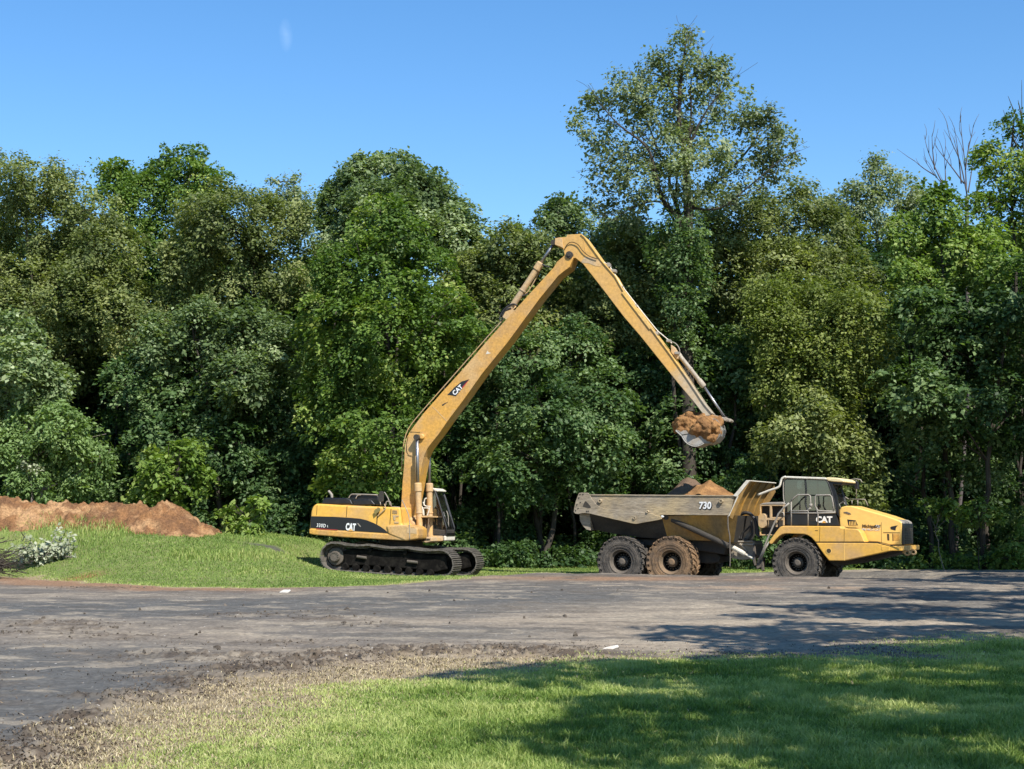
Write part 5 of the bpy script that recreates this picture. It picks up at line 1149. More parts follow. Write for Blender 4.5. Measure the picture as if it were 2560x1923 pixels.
    for (u, v, s, yy) in [(520, 1270, .20, -.1), (600, 1200, .26, 0), (640, 1150, .22, .1), (560, 1240, .26, -.25), (700, 1230, .28, -.1), (780, 1220, .25, -.2), (700, 1300, .24, -.36), (620, 1290, .22, -.34), (850, 1270, .26, -.25), (930, 1290, .24, -.3), (980, 1240, .18, -.28), (800, 1380, .20, -.42), (750, 1400, .14, -.46), (880, 1360, .24, -.4), (960, 1380, .20, -.42), (1010, 1340, .16, -.50), (920, 1430, .15, -.55), (850, 1330, .26, -.52), (760, 1330, .22, -.52), (900, 1240, .24, -.45), (960, 1290, .2, -.5), (1000, 1250, .16, -.42), (800, 1260, .24, -.42), (970, 1420, .13, -.55), (560, 1200, .2, -.3), (640, 1180, .2, .3), (800, 1200, .22, .3), (520, 1290, .2, .3), (950, 1230, .16, .25), (520, 1310, .13, -.45), (630, 1130, .13, -.3), (560, 1215, .15, -.45)]:
        x, z = F.px(*c5(u, v), yy)
        mt = Matrix.Translation((x, yy, z)) @ Euler((r.uniform(0, 6), r.uniform(0, 6), 0)).to_matrix().to_4x4() @ Matrix.Diagonal((s, s * 1.15, s * .85, 1))
        g = bmesh.ops.create_icosphere(bm, subdivisions=4, radius=1, matrix=mt)
        for w in g['verts']:
            n = float(fbm(np.array([w.co.x * 7 + w.co.y * 5]), np.array([w.co.z * 7 + w.co.y * 3]), 3, 8)[0]) - .5; d = (w.co - Vector((x, yy, z))); n2 = float(fbm(np.array([w.co.x * 22 + w.co.y * 13]), np.array([w.co.z * 22 - w.co.y * 9]), 2, 3)[0]) - .5; w.co += d * (n * 1.2 + n2 * .22)
    bm.transform(F.M)
    o = bmobj('bucket_load', bm, M['soil'], None, smooth=False); rm = o.modifiers.new('fuse', 'REMESH'); rm.mode = 'VOXEL'; rm.voxel_size = .028; tag(o, 'lumpy orange clay heaped in the raised excavator bucket', 'soil load')
excavator()

# ------------------------------------------------------------------ dump truck
def wheel(F, root, x, y, z, R_, side, tyre, rim, seed, sc_=1.0):
    """side -1: dish faces the camera side (-y)"""
    o = empty('wheel', (x, y, z)); o.parent = root; o.scale = (sc_, 1, sc_)
    s = side; w = .30
    bm = bmesh.new(); rr = random.Random(seed)
    prof = [(-.21, .36), (-.265, .40), (-.262, .43), (-.285, .44), (-.292, .50), (-.280, .51), (-.300, .525), (-.302, .60), (-.290, .61), (-.290, .70), (-.24, R_ - .035), (-.12, R_ - .02), (.12, R_ - .02), (.24, R_ - .035), (.285, .70), (.30, .60), (.295, .50), (.27, .40), (.21, .36), (-.21, .36)]
    b_lathe_y(bm, prof, 64)
    N = 26
    for k in range(N):
        for sd in (-1, 1):
            th = (k + (.5 if sd > 0 else 0)) * 2 * math.pi / N
            Mx = Matrix.Rotation(th, 4, 'Y') @ Matrix.Translation((0, sd * .145, R_ - .028)) @ Matrix.Rotation(sd * .42, 4, 'Z')
            b_box(bm, -.042, .042, -.16, .16, -.02, .038 + rr.uniform(-.008, .006), Mx)
            Mx = Matrix.Rotation(th + sd * 0 + .07, 4, 'Y') @ Matrix.Translation((0, sd * .283, R_ - .085)) @ Matrix.Rotation(sd * -.42, 4, 'X')
            b_box(bm, -.045, .045, -.022, .022, -.085, .07, Mx)
    bmesh.ops.remove_doubles(bm, verts=bm.verts, dist=1e-5)
    for v in bm.verts:
        q = Vector(v.co); v.co += q.normalized() * .018 * (float(vnoise(np.array([q.x * 6 + 9]), np.array([q.z * 6 + q.y * 4 + 9]), seed)[0]) - .5) * 2
    bmobj('tyre', bm, tyre, o, bevel=0)
    bm = bmesh.new(); f = s
    prof = [(f * .24, .40), (f * .27, .385), (f * .25, .365), (f * .20, .35), (f * .17, .345), (f * .13, .30)]
    b_lathe_y(bm, prof, 48)
    b_lathe_y(bm, [(f * .225, .44), (f * .262, .43), (f * .262, .41), (f * .24, .40)], 48)
    bmobj('rim', bm, rim, o, smooth=True)
    bm = bmesh.new(); b_lathe_y(bm, [(f * .13, .30), (f * .02, .275), (f * -.04, .25), (f * -.04, .10)], 40); bmobj('wheel_dish', bm, M['mud_shade'], o, smooth=True)  # near-black colour paints the shade inside the wheel dish
    bm = bmesh.new()
    b_lathe_y(bm, [(f * -.04, .175), (f * .06, .165), (f * .10, .13), (f * .15, .11), (f * .17, .07), (f * .17, 0)], 24)
    for k in range(12):
        th = k * math.pi / 6; b_lathe_y(bm, [(f * .0, .022), (f * .095, .022), (f * .095, 0)], 6, (.15 * math.cos(th), 0, .15 * math.sin(th)))
    for k in range(16):
        th = k * math.pi / 8; b_lathe_y(bm, [(f * -.03, .018), (f * .015, .018), (f * .015, 0)], 6, (.225 * math.cos(th), 0, .225 * math.sin(th)))
    bmobj('hub', bm, rim, o)
    return o

def dump_truck():
    F = TRK
    root = empty('articulated_dump_truck', F.loc, F.rot, label='yellow articulated dump truck with muddy six wheeled chassis, parked under the bucket', cat='dump truck')
    wx = []
    for i, (u, v) in enumerate(((1554, 1404), (1678, 1405), (1993, 1407))):
        x, z = F.px(u, v, -1.3); wx.append(x)
        wheel(F, root, x, -1.12, z, .80, -1, M['tyre_brown'] if i == 1 else M['tyre'], M['rim_brown'] if i == 1 else M['rim'], 3 + i, .93 if i == 2 else 1.0)
        wheel(F, root, x, 1.12, z, .80, 1, M['tyre'], M['rim'], 13 + i, .93 if i == 2 else 1.0)
    # axles and frame
    bm = bmesh.new()
    for x in wx: b_tube(bm, [(x, -.95, .78), (x, .95, .78)], [.17, .17], 12); bmesh.ops.create_icosphere(bm, subdivisions=2, radius=.33, matrix=Matrix.Translation((x, 0, .78)))
    bmobj('axle', bm, M['bed_dark'], root)
    yt = -.75
    fr = prism('rear_frame', F, [(620, 880), (900, 905), (1130, 900), (1450, 905), (1760, 925), (1905, 975), (1880, 1092), (1780, 1075), (1560, 1040), (1450, 1000), (1080, 980), (880, 985), (650, 960)], yt, yt, .75, M['bed_dark'], root, c2, .03)
    prism('frame_belly', F, [(1480, 1000), (1780, 1060), (1830, 1110), (1820, 1180), (1700, 1200), (1560, 1190), (1480, 1120)], -.5, -.5, .5, M['bed_dark'], fr, c2, .04)
    # ---- dump body
    yb = -1.38
    bed = prism('dump_body', F, [(215, 375), (1980, 383), (2052, 392), (1935, 622), (1905, 612), (1125, 612), (1120, 640), (815, 700), (300, 590)], yb, yb, yb + .05, M['bed'], root, c2, .008)
    far = F.pts([(215, 375), (1980, 383), (2052, 392), (1935, 622), (1110, 606), (270, 600)], yb, c2)
    bm = bmesh.new(); b_prism(bm, far, 1.33, 1.38); bmobj('far_side', bm, M['bed'], bed, bevel=.008)
    # top rails
    bm = bmesh.new(); rl = F.pts([(262, 366), (1985, 378), (1985, 392), (262, 381)], yb - .02, c2)
    b_prism(bm, rl, yb - .03, yb + .08); b_prism(bm, rl, 1.30, 1.41); bmobj('top_rail', bm, M['bed'], bed, bevel=.01)
    bm = bmesh.new(); rl = F.pts([(1118, 600), (1925, 606), (1922, 618), (1118, 612)], yb, c2); b_prism(bm, rl, yb - .02, yb + .05); bmobj('lower_rail', bm, M['bed'], bed, bevel=.006)
    pl = F.pts([(130, 350), (165, 346), (238, 348), (262, 372), (290, 425), (335, 480), (375, 512), (430, 535), (560, 548), (740, 562), (960, 590), (1010, 600), (1120, 640), (1128, 662), (1085, 675), (815, 722), (780, 718), (560, 668), (270, 600), (215, 590), (170, 592), (120, 604), (85, 598), (68, 578), (75, 520), (95, 440)], yb - .04, c2)
    bm = bmesh.new(); b_prism(bm, pl, yb - .045, yb - .005); 
    tp = bmobj('tailgate_arm_plate', bm, M['bed'], bed, bevel=.008)
    prism('plate_opening', F, [(205, 448), (222, 452), (272, 510), (274, 528), (250, 532), (182, 516), (184, 490)], yb - .045, yb - .05, yb - .02, M['bed_dark'], tp, c2, .004)
    bm = bmesh.new()
    for u, v in ((145, 366), (180, 366), (130, 410), (148, 462), (108, 490), (122, 535), (92, 562), (225, 570), (245, 570)):
        x, z = F.px(*c2(u, v), yb - .05); b_lathe_y(bm, [(0, 0), (0, .022), (.03, .022)], 8, (x, yb - .056, z))
    bmobj('plate_bolt', bm, M['bed_dark'], tp)
    bm = bmesh.new(); 
    for u, v, q in ((382, 445, .065), (1838, 448, .065), (955, 575, .045), (800, 652, .05)):
        x, z = F.px(*c2(u, v), yb - .05); b_lathe_y(bm, [(.06, q * 1.1), (-.03, q), (-.03, q * .45), (.0, q * .4), (.0, 0)], 14, (x, yb - .05, z))
    bmobj('lifting_boss', bm, M['bed'], bed, bevel=.006)
    # far tailgate plate
    bm = bmesh.new(); b_prism(bm, pl, 1.385, 1.425); bmobj('far_arm_plate', bm, M['bed'], bed, bevel=.008)
    # rear chute
    prism('tail_chute', F, [(92, 600), (140, 602), (148, 690), (180, 745), (225, 790), (272, 800), (272, 600), (215, 590)], -1.2, -1.22, 1.2, M['bed'], bed, c2, .02)
    # hopper: sides fold inwards down to a narrow belly
    top = F.pts([(262, 585), (560, 640), (820, 690), (1120, 625), (1925, 612), (2040, 620)], yb + .03, c2)
    bot = F.pts([(262, 780), (560, 840), (880, 885), (1200, 905), (1800, 930), (1990, 945)], -.95, c2)
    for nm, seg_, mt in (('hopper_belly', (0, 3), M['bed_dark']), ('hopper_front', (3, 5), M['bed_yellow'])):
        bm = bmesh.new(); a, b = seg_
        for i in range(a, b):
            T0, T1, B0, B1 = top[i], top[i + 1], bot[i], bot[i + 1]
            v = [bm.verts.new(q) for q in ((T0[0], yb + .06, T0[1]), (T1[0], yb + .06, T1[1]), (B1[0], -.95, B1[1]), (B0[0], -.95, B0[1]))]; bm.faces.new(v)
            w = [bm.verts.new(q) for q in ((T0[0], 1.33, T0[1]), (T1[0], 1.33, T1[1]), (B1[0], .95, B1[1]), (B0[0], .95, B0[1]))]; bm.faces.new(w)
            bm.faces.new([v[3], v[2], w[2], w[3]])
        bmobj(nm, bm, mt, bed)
    bm = bmesh.new()   # end walls of the hopper
    for i in (0, 5):
        T, B0 = top[i], bot[i]; bm.faces.new([bm.verts.new(q) for q in ((T[0], yb + .06, T[1]), (T[0], 1.33, T[1]), (B0[0], .95, B0[1]), (B0[0], -.95, B0[1]))])
    bmobj('hopper_end', bm, M['bed_dark'], bed)
    # spill guard / headboard
    N_ = F.pts([(150, 200), (70, 330), (0, 480), (-55, 640)], yb + .03, c3); t_ = .045
    bm = bmesh.new()
    for (a, b), (c, d) in zip(N_, N_[1:]): b_prism(bm, [(a, b), (c, d), (c - t_, d), (a - t_, b)], yb + .05, 1.34)
    hb = bmobj('headboard', bm, M['bed_yellow'], bed)
    wing = [(-20, 388), (150, 200), (172, 206), (90, 352), (25, 500), (-40, 660), (-70, 640)]
    bm = bmesh.new(); wp = F.pts(wing, yb + .03, c3); b_prism(bm, wp, yb + .0, yb + .045); bmobj('near_wing', bm, M['bed_yellow'], hb)
    bm = bmesh.new(); wp2 = F.pts([(-20, 388), (150, 200), (170, 320), (90, 452), (25, 560), (-40, 660), (-70, 640)], yb + .03, c3); b_prism(bm, wp2, 1.345, 1.38); bmobj('far_wing', bm, M['bed_yellow'], hb)
    bm = bmesh.new(); b_prism(bm, F.pts([(-32, 386), (128, 196), (172, 198), (165, 212), (20, 396)], yb, c3), yb - .05, yb + .10); bmobj('near_flange', bm, M['cream'], hb, bevel=.01)  # cream colour stands for sunlight on the flange
    bm = bmesh.new(); b_prism(bm, F.pts([(138, 193), (176, 197), (174, 210), (136, 206)], yb, c3), yb + .101, 1.38); bmobj('top_flange', bm, M['cream'], hb, bevel=.01)  # lit top edge painted in cream
    prism('corner_post', F, [(2050, 388), (1938, 628), (1920, 640), (1960, 560), (2030, 392)], yb - .02, yb - .03, yb + .06, M['cream'], bed, c2, .01)
    for q in range(3):
        bm = bmesh.new(); yy = -.7 + q * .7
        for (a, b), (c, d) in zip(N_, N_[1:]): b_prism(bm, [(a + .05, b), (c + .05, d), (c + .001, d), (a + .001, b)], yy - .03, yy + .03)
        bmobj('headboard_rib', bm, M['bed_yellow'], hb)
    x, z = F.px(*c2(1645, 503), yb - .01); t = text('730', .30, yb - .012, x, z, M['white'], bed, 'model_lettering', 0, .03, shear=.1, aspect=.9)
    t2 = text('730', .30, yb - .006, x + .025, z - .02, M['blackgloss'], bed, 'lettering_outline', 0, .045, shear=.1, aspect=.9)
    # hoist ram
    bm = bmesh.new(); q = [(a, -1.2, b) for a, b in F.pts([(1150, 635), (1250, 668), (1930, 985)], -1.2, c2)]
    b_tube(bm, [q[1], q[2]], .085, 14); b_lathe_y(bm, [(-.12, 0), (-.12, .09), (.1, .09), (.1, 0)], 14, F.px(*c2(1190, 640), -1.2)[:1] + (-1.2,) + F.px(*c2(1190, 640), -1.2)[1:])
    ho = bmobj('hoist_ram', bm, M['bed_dark'], root, smooth=False)
    prism('ram_pin', F, [(1122, 622), (1140, 617), (1158, 632), (1145, 648), (1126, 640)], -1.36, -1.40, -1.3, M['white'], ho, c2, .01)
    # hitch, drawbar, steering ram
    bm = bmesh.new(); q = [(a, -.62, b) for a, b in F.pts([(1935, 978), (2130, 1085)], -.62, c2)]; b_tube(bm, q, .075, 12)
    q = [(a, -.62, b) for a, b in F.pts([(2130, 1085), (2230, 1140)], -.62, c2)]; b_tube(bm, q, .04, 10)
    hitch = bmobj('steering_ram', bm, M['cream'], root, smooth=False)
    bm = bmesh.new()
    b_prism(bm, F.pts([(50, 985), (240, 935), (530, 935), (555, 1010), (560, 1250), (520, 1300), (300, 1330), (60, 1290), (40, 1240)], -.45, c7), -.45, .45)
    for l in ([(50, 1000), (200, 950), (520, 945)], [(250, 985), (340, 1080), (400, 1160)], [(240, 1010), (540, 1010)], [(120, 1180), (90, 1280)]):
        b_tube(bm, [(q[0], -.52, q[1]) for q in F.pts(l, -.5, c7)], .03, 6)
    bmobj('articulation_hitch', bm, M['stick_grey'], root, bevel=.02)
    bm = bmesh.new(); b_prism(bm, F.pts([(530, 1000), (560, 1010), (580, 1440), (555, 1455), (510, 1300)], -.6, c7), -.64, -.52); b_prism(bm, F.pts([(640, 1290), (700, 1290), (700, 1480), (620, 1520), (605, 1470)], -.9, c7), -1.0, -.5); b_prism(bm, F.pts([(700, 1300), (740, 1310), (765, 1560), (715, 1560)], -.9, c7), -1.0, -.9)
    bmobj('mud_flap', bm, M['rim'], root, bevel=.01)
    bm = bmesh.new()
    for l, r_ in (([(230, 900), (215, 600), (235, 420), (300, 365), (390, 352), (480, 390), (560, 500), (590, 640), (600, 780), (680, 850)], .055), ([(300, 910), (430, 890), (500, 800), (500, 650), (480, 520)], .035), ([(270, 900), (300, 780), (390, 700), (470, 620)], .03), ([(560, 520), (620, 700), (640, 860)], .045)):
        b_tube(bm, smooth_path([(q[0], -.5, q[1]) for q in F.pts(l, -.5, c7)], 5), r_, 8)
    bmobj('hydraulic_hose', bm, M['hose'], root, smooth=True)
    bm = bmesh.new()
    b_prism(bm, F.pts([(300, 905), (400, 780), (480, 620), (470, 800), (420, 860)], -.3, c7), -.3, -.25)
    bmobj('hitch_shield', bm, M['rail'], root)
    tubes('swing_strap', F, [[(1922, 620), (1925, 760), (1945, 880), (1945, 1010), (1950, 1120), (1945, 1240)]], -1.42, .022, M['rim'], root, c2)
    # ---- tractor: cooler frame behind the cab
    yf = -.95
    bm = bmesh.new()
    T = lambda l, y: [(q[0], y, q[1]) for q in F.pts(l, y, c3)]
    for x0, y0_, x1, y1_ in ((288, 488, 582, 506), (288, 506, 302, 850), (408, 506, 434, 660), (288, 846, 470, 862), (566, 506, 582, 740), (360, 650, 566, 678), (430, 640, 566, 660), (480, 678, 500, 760)):
        b_prism(bm, F.pts([(x0, y0_), (x1, y0_), (x1, y1_), (x0, y1_)], yf, c3), yf - .04, yf + .04)
    cf = bmobj('cooler_frame', bm, M['yellow_dusty'], root, bevel=.01)
    prism('cooler_core', F, [(292, 500), (578, 500), (578, 800), (470, 855), (292, 855)], yf + .05, yf + .2, .9, M['bed_dark'], cf, c3, .02)
    bm = bmesh.new(); x, z = F.px(*c3(325, 683), yf); b_lathe_y(bm, [(-.10, 0), (-.10, .12), (.25, .12), (.25, 0)], 20, (x, yf, z + .10)); b_lathe_y(bm, [(-.10, 0), (-.10, .12), (.25, .12), (.25, 0)], 20, (x, yf, z - .10)); b_box(bm, x - .12, x + .12, yf - .099, yf + .249, z - .1, z + .1)
    bmobj('air_tank', bm, M['yellow_dusty'], cf)
    prism('cooler_lid', F, [(285, 488), (330, 470), (420, 460), (560, 458), (585, 478), (580, 492)], yf, yf - .05, .9, M['rail'], cf, c3, .02)
    bm = bmesh.new()   # intake and exhaust tube that runs back to the spill guard
    b_tube(bm, smooth_path(T([(262, 374), (400, 320), (490, 290), (525, 262), (545, 190), (570, 165), (600, 155)], -.9), 4), .035, 8)
    bmobj('exhaust_stack', bm, M['cream'], root, smooth=True)
    # ---- fender and deck
    yd = -1.36
    fen = prism('fender', F, [(390, 950), (400, 930), (440, 870), (500, 790), (530, 757), (565, 745), (800, 746), (1250, 750), (1262, 768), (1300, 776), (1440, 780), (1475, 795), (1498, 825), (1548, 940), (955, 940), (905, 885), (860, 858), (820, 845), (600, 838), (555, 848), (515, 872), (470, 915), (432, 962), (410, 966)], yd, yd, yd + .55, M['yellow_bright'], root, c3, .035, 3)
    bm = bmesh.new(); b_prism(bm, F.pts([(390, 950), (400, 930), (440, 870), (500, 790), (530, 757), (565, 745), (800, 746), (1250, 750), (1262, 768), (1440, 780), (1498, 825), (1548, 940), (955, 940), (905, 885), (820, 845), (600, 838), (515, 872), (432, 962)], yd, c3), -yd - .55, -yd); bmobj('far_fender', bm, M['yellow_bright'], root, bevel=.035)
    prism('deck', F, [(530, 748), (1250, 752), (1250, 775), (530, 770)], yd, yd + .5, 1.0, M['bed_dark'], root, c3, .01)
    skirt = prism('side_skirt', F, [(958, 946), (1545, 948), (1700, 952), (1760, 968), (1850, 990), (1850, 1048), (1790, 1062), (1300, 1166), (1118, 1165), (1060, 1095), (1000, 1010)], yd, yd - .01, yd + .50, M['yellow_bright'], root, c3, .03, 3)
    prism('skirt_crease', F, [(1296, 950), (1302, 950), (1308, 1160), (1300, 1162)], yd - .012, yd - .014, yd, M['yellow_hood'], skirt, c3, 0)
    bm = bmesh.new(); x, z = F.px(*c3(1117, 1046), yd); b_lathe_y(bm, [(0, .085), (-.008, .085), (-.008, .07), (0, .07)], 24, (x, yd - .012, z)); bmobj('step_ring', bm, M['yellow_hood'], skirt)
    bm = bmesh.new(); b_lathe_y(bm, [(-.006, 0), (-.006, .072)], 24, (x, yd - .010, z)); bmobj('step_recess', bm, M['seam'], skirt)
    bm = bmesh.new(); b_prism(bm, F.pts([(958, 946), (1545, 948), (1850, 990), (1850, 1048), (1300, 1166), (1118, 1165)], yd, c3), -yd - .5, -yd); bmobj('far_skirt', bm, M['yellow_bright'], root, bevel=.03)
    prism('belly_pan', F, [(1060, 1000), (1850, 1000), (1980, 1060), (1790, 1120), (1420, 1200), (1180, 1230), (1080, 1150)], -.8, -.8, .8, M['bed_dark'], root, c3, .04)
    bm = bmesh.new()
    for l in ([(1010, 752), (1003, 936)], [(1302, 780), (1300, 938)]):
        p = F.pts(l, yd, c3); b_prism(bm, [(p[0][0] - .005, p[0][1]), (p[0][0] + .005, p[0][1]), (p[1][0] + .005, p[1][1]), (p[1][0] - .005, p[1][1])], yd - .004, yd + .01)
    b_prism(bm, F.pts([(950, 798), (985, 798), (985, 806), (950, 806)], yd, c3), yd - .004, yd + .01)
    b_prism(bm, F.pts([(958, 936), (1545, 940), (1700, 944), (1760, 958), (1840, 980), (1990, 978), (1990, 986), (1840, 988), (1700, 954), (1545, 950), (958, 947)], yd, c3), yd - .002, yd + .02)
    bmobj('panel_seam', bm, M['seam'], fen)
    # bumper and tow hooks
    xa, zt_ = F.px(*c3(1846, 986), yd); _, zb_ = F.px(*c3(1850, 1046), yd); xb = F.px(*c3(2040, 1000), -.5)[0]
    plan = [(xa, yd), (xa + .35, yd + .10), (xb, -.5), (xb, .5), (xa + .35, -yd - .10), (xa, -yd), (xa - .25, -yd + .02), (xa - .25, yd - .02)]
    bm = bmesh.new(); lo_ = [bm.verts.new((x, y, zb_)) for x, y in plan]; hi_ = [bm.verts.new((x, y, zt_)) for x, y in plan]
    bm.faces.new(lo_); bm.faces.new(hi_[::-1])
    for q in range(len(plan)): bm.faces.new((lo_[q], hi_[q], hi_[(q + 1) % len(plan)], lo_[(q + 1) % len(plan)]))
    bmp = bmobj('bumper', bm, M['yellow_bright'], root, bevel=.025)
    for yy in (-.45, .42):
        xh, zh = F.px(*c3(2050, 1068), -.45); bm = bmesh.new()
        b_tube(bm, [(xh + .02 + .075 * math.cos(k * math.pi / 8), yy, zh + .065 * math.sin(k * math.pi / 8)) for k in range(16)], .03, 8, closed=True); b_box(bm, xh - .12, xh - .02, yy - .03, yy + .03, zh - .02, zh + .06)
        bmobj('tow_hook', bm, M['yellow_dusty'], bmp)
    # ---- bonnet: top and sides narrow, sloping down to the grille
    yh = -.70
    prof = [(1262, 770), (1245, 745), (1238, 640), (1240, 560), (1262, 520), (1320, 505), (1385, 504), (1450, 522), (1800, 622), (1960, 680), (2000, 705), (1990, 978), (1840, 978), (1700, 942), (1552, 938), (1500, 822), (1475, 790), (1440, 776)]
    hood = prism('bonnet', F, prof, yh, yh, -yh, M['yellow_hood'], root, c3, .09, 4)
    # shoulder crease and seam
    bm = bmesh.new()
    for l in ([(1262, 768), (1430, 778), (1470, 790), (1500, 822), (1548, 938), (1700, 942), (1800, 966), (1850, 978), (1990, 980)],):
        l2 = [(u + 6, v - 7) for u, v in l][::-1]; b_prism(bm, F.pts(l + l2, yh - .004, c3), yh - .008, yh + .03)
    bmobj('bonnet_seam', bm, M['seam'], hood)
    bm = bmesh.new(); b_prism(bm, F.pts([(1338, 668), (1438, 678), (1466, 738), (1352, 738)], yh - .004, c3), yh - .006, yh + .02)
    vent = bmobj('bonnet_vent', bm, M['black'], hood)
    bm = bmesh.new()
    for k in range(5):
        u = 1362 + k * 18; b_prism(bm, F.pts([(u, 690), (u + 7, 692), (u + 12, 738), (u + 3, 738)], yh - .006, c3), yh - .016, yh)
    bmobj('vent_fin', bm, M['yellow_hood'], vent)
    bm = bmesh.new(); b_prism(bm, F.pts([(1855, 762), (1872, 752), (1945, 738), (1922, 768), (1918, 800), (1862, 786)], yh - .004, c3), yh - .006, yh + .02); bmobj('front_scoop', bm, M['black'], hood)
    bm = bmesh.new()
    b_prism(bm, F.pts([(1770, 822), (1970, 824), (1970, 832), (1770, 830)], yh, c3), yh - .006, yh + .02); b_prism(bm, F.pts([(1815, 842), (1842, 842), (1845, 920), (1822, 920)], yh, c3), yh - .006, yh + .02); b_prism(bm, F.pts([(1880, 838), (1885, 838), (1892, 928), (1884, 928)], yh, c3), yh - .006, yh + .02); b_prism(bm, F.pts([(1745, 700), (1748, 700), (1752, 955), (1748, 955)], yh, c3), yh - .004, yh + .02)
    bmobj('light_recess', bm, M['seam'], hood)
    prism('head_lamp', F, [(1886, 842), (1962, 842), (1962, 922), (1892, 922)], yh - .002, yh - .005, yh + .02, M['yellow'], hood, c3, .004)
    prism('intake_cover', F, [(1292, 580), (1330, 574), (1370, 590), (1384, 604), (1360, 608), (1310, 592)], yh - .01, yh - .014, yh + .02, M['rim'], hood, c3, .004)
    dcl = prism('dealer_decal', F, [(1523, 738), (1690, 742), (1690, 770), (1523, 766)], yh - .003, yh - .006, yh + .01, M['yellow_bright'], hood, c3, 0)
    x, z = F.px(*c3(1605, 750), yh - .01); text('Michigan', .125, yh - .008, x, z, M['seam'], dcl, 'dealer_lettering', R(-2), .03)
    x, z = F.px(*c3(1702, 750), yh - .01); text('CAT', .10, yh - .016, x, z, M['seam'], dcl, 'brand_lettering', R(-2), .03)
    prism('decal_block', F, [(1680, 732), (1730, 738), (1728, 770), (1680, 766)], yh - .006, yh - .010, yh + .01, M['white'], dcl, c3, 0)
    x, z = F.px(*c3(1620, 791), yh - .01); text('888 MICH CAT', .085, yh - .006, x, z, M['cream'], dcl, 'phone_lettering', R(-2), .02)
    bm = bmesh.new(); b_prism(bm, F.pts([(1988, 700), (2006, 712), (2014, 740), (2018, 968), (1992, 974)], yh, c3), yh + .01, -yh - .01); gr = bmobj('grille', bm, M['black'], root, bevel=.10, seg=4)
    bm = bmesh.new(); gx = F.px(*c3(2018, 800), yh)[0]
    for k in range(9):
        z0 = F.px(*c3(2018, 780 + k * 20), yh)[1]; b_box(bm, gx - .02, gx + .012, -.52, .52, z0 - .012, z0 + .012)
    bmobj('grille_bar', bm, M['bed_dark'], gr)
    prism('bonnet_nose', F, [(1940, 668), (1965, 676), (2004, 700), (2012, 730), (2000, 728), (1980, 706)], yh + .02, yh + .05, -yh - .05, M['rail'], hood, c3, .015)
    # ---- cab
    y0, y1 = -.80, .62
    lower = prism('cab', F, [(590, 742), (590, 590), (1200, 580), (1215, 640), (1240, 745)], y0, y0, y1, M['blackgloss'], root, c3, .02)
    outl = [(592, 590), (592, 500), (575, 440), (568, 300), (575, 200), (600, 178), (820, 178), (1075, 188), (1108, 222), (1150, 340), (1190, 480), (1210, 585)]
    P = F.pts(outl, y0, c3); bm = bmesh.new()
    for y in (y0, y1):
        b_tube(bm, [(a, y, b) for a, b in P], .032, 6, closed=True)
        q = F.pts([(830, 180), (842, 300), (835, 480), (862, 580)], y0, c3); b_tube(bm, [(a, y, b) for a, b in q], .028, 6)
    for i in (0, 3, 5, 7, 8, 11): b_tube(bm, [(P[i][0], y0, P[i][1]), (P[i][0], y1, P[i][1])], .028, 6)
    bmobj('cab_frame', bm, M['black'], lower)
    tubes('window_trim', F, [[(585, 470), (572, 420), (568, 260), (575, 200), (600, 172)]], y0 - .03, .018, M['rail'], lower, c3)
    bm = bmesh.new()
    for y in (y0 + .01, y1 - .01): bm.faces.new([bm.verts.new((a, y, b)) for a, b in P])
    bmobj('side_window', bm, M['glass'], lower)
    bm = bmesh.new(); Wd = P[7:12]
    for a, b in zip(Wd, Wd[1:]): bm.faces.new([bm.verts.new(v) for v in ((a[0], y0 + .03, a[1]), (a[0], y1 - .03, a[1]), (b[0], y1 - .03, b[1]), (b[0], y0 + .03, b[1]))])
    bmobj('windscreen', bm, M['glass'], lower)
    rf = prism('cab_roof', F, [(552, 186), (548, 162), (590, 150), (640, 148), (1080, 164), (1100, 188), (1080, 190), (620, 172), (590, 180)], y0, y0 - .06, y1 + .06, M['cream'], lower, c3, .02, 3)
    prism('roof_visor', F, [(1075, 168), (1110, 162), (1200, 166), (1262, 178), (1300, 198), (1300, 222), (1180, 215), (1105, 204)], y0, y0 - .05, y1 + .05, worn('sunlit_visor_yellow', (.80, .66, .36), (.55, .42, .25), .3, 2, .5), lower, c3, .03, 3)  # sunlit pallor of the visor top put into its paint
    prism('visor_underside', F, [(1110, 206), (1290, 224), (1270, 250), (1180, 240), (1140, 250)], y0, y0, y1, M['black'], lower, c3, .01)
    # cab inside
    sx, sz = F.px(*c3(800, 560), 0); bm = bmesh.new(); b_box(bm, sx - .25, sx + .25, -.28, .28, sz - .15, sz); b_box(bm, sx - .34, sx - .2, -.27, .27, sz - .1, sz + .72); b_box(bm, sx - .32, sx - .22, -.14, .14, sz + .74, sz + .92)
    bmobj('driver_seat', bm, M['seat'], lower, bevel=.04)
    sx, sz = F.px(*c3(1060, 540), 0); bm = bmesh.new(); Mx = Matrix.Translation((sx, 0, sz + .06)) @ Matrix.Rotation(-.5, 4, 'Y')
    pts = [Mx @ Vector((.2 * math.cos(k * math.pi / 10), .2 * math.sin(k * math.pi / 10), 0)) for k in range(20)]; b_tube(bm, pts, .018, 6, closed=True); b_tube(bm, [Mx @ Vector((0, 0, 0)), Mx @ Vector((.0, 0, -.4))], .03, 6)
    bmobj('steering_wheel', bm, M['seat'], lower)
    x, z = F.px(*c3(1058, 672), y0 - .01); t = text('CAT', .245, y0 - .006, x, z, M['white'], lower, 'brand_lettering', 0, .05, aspect=1.02)
    prism('logo_triangle', F, [(1028, 710), (1056, 682), (1084, 710)], y0 - .01, y0 - .014, y0, M['yellow_bright'], lower, c3, 0)
    bm = bmesh.new()
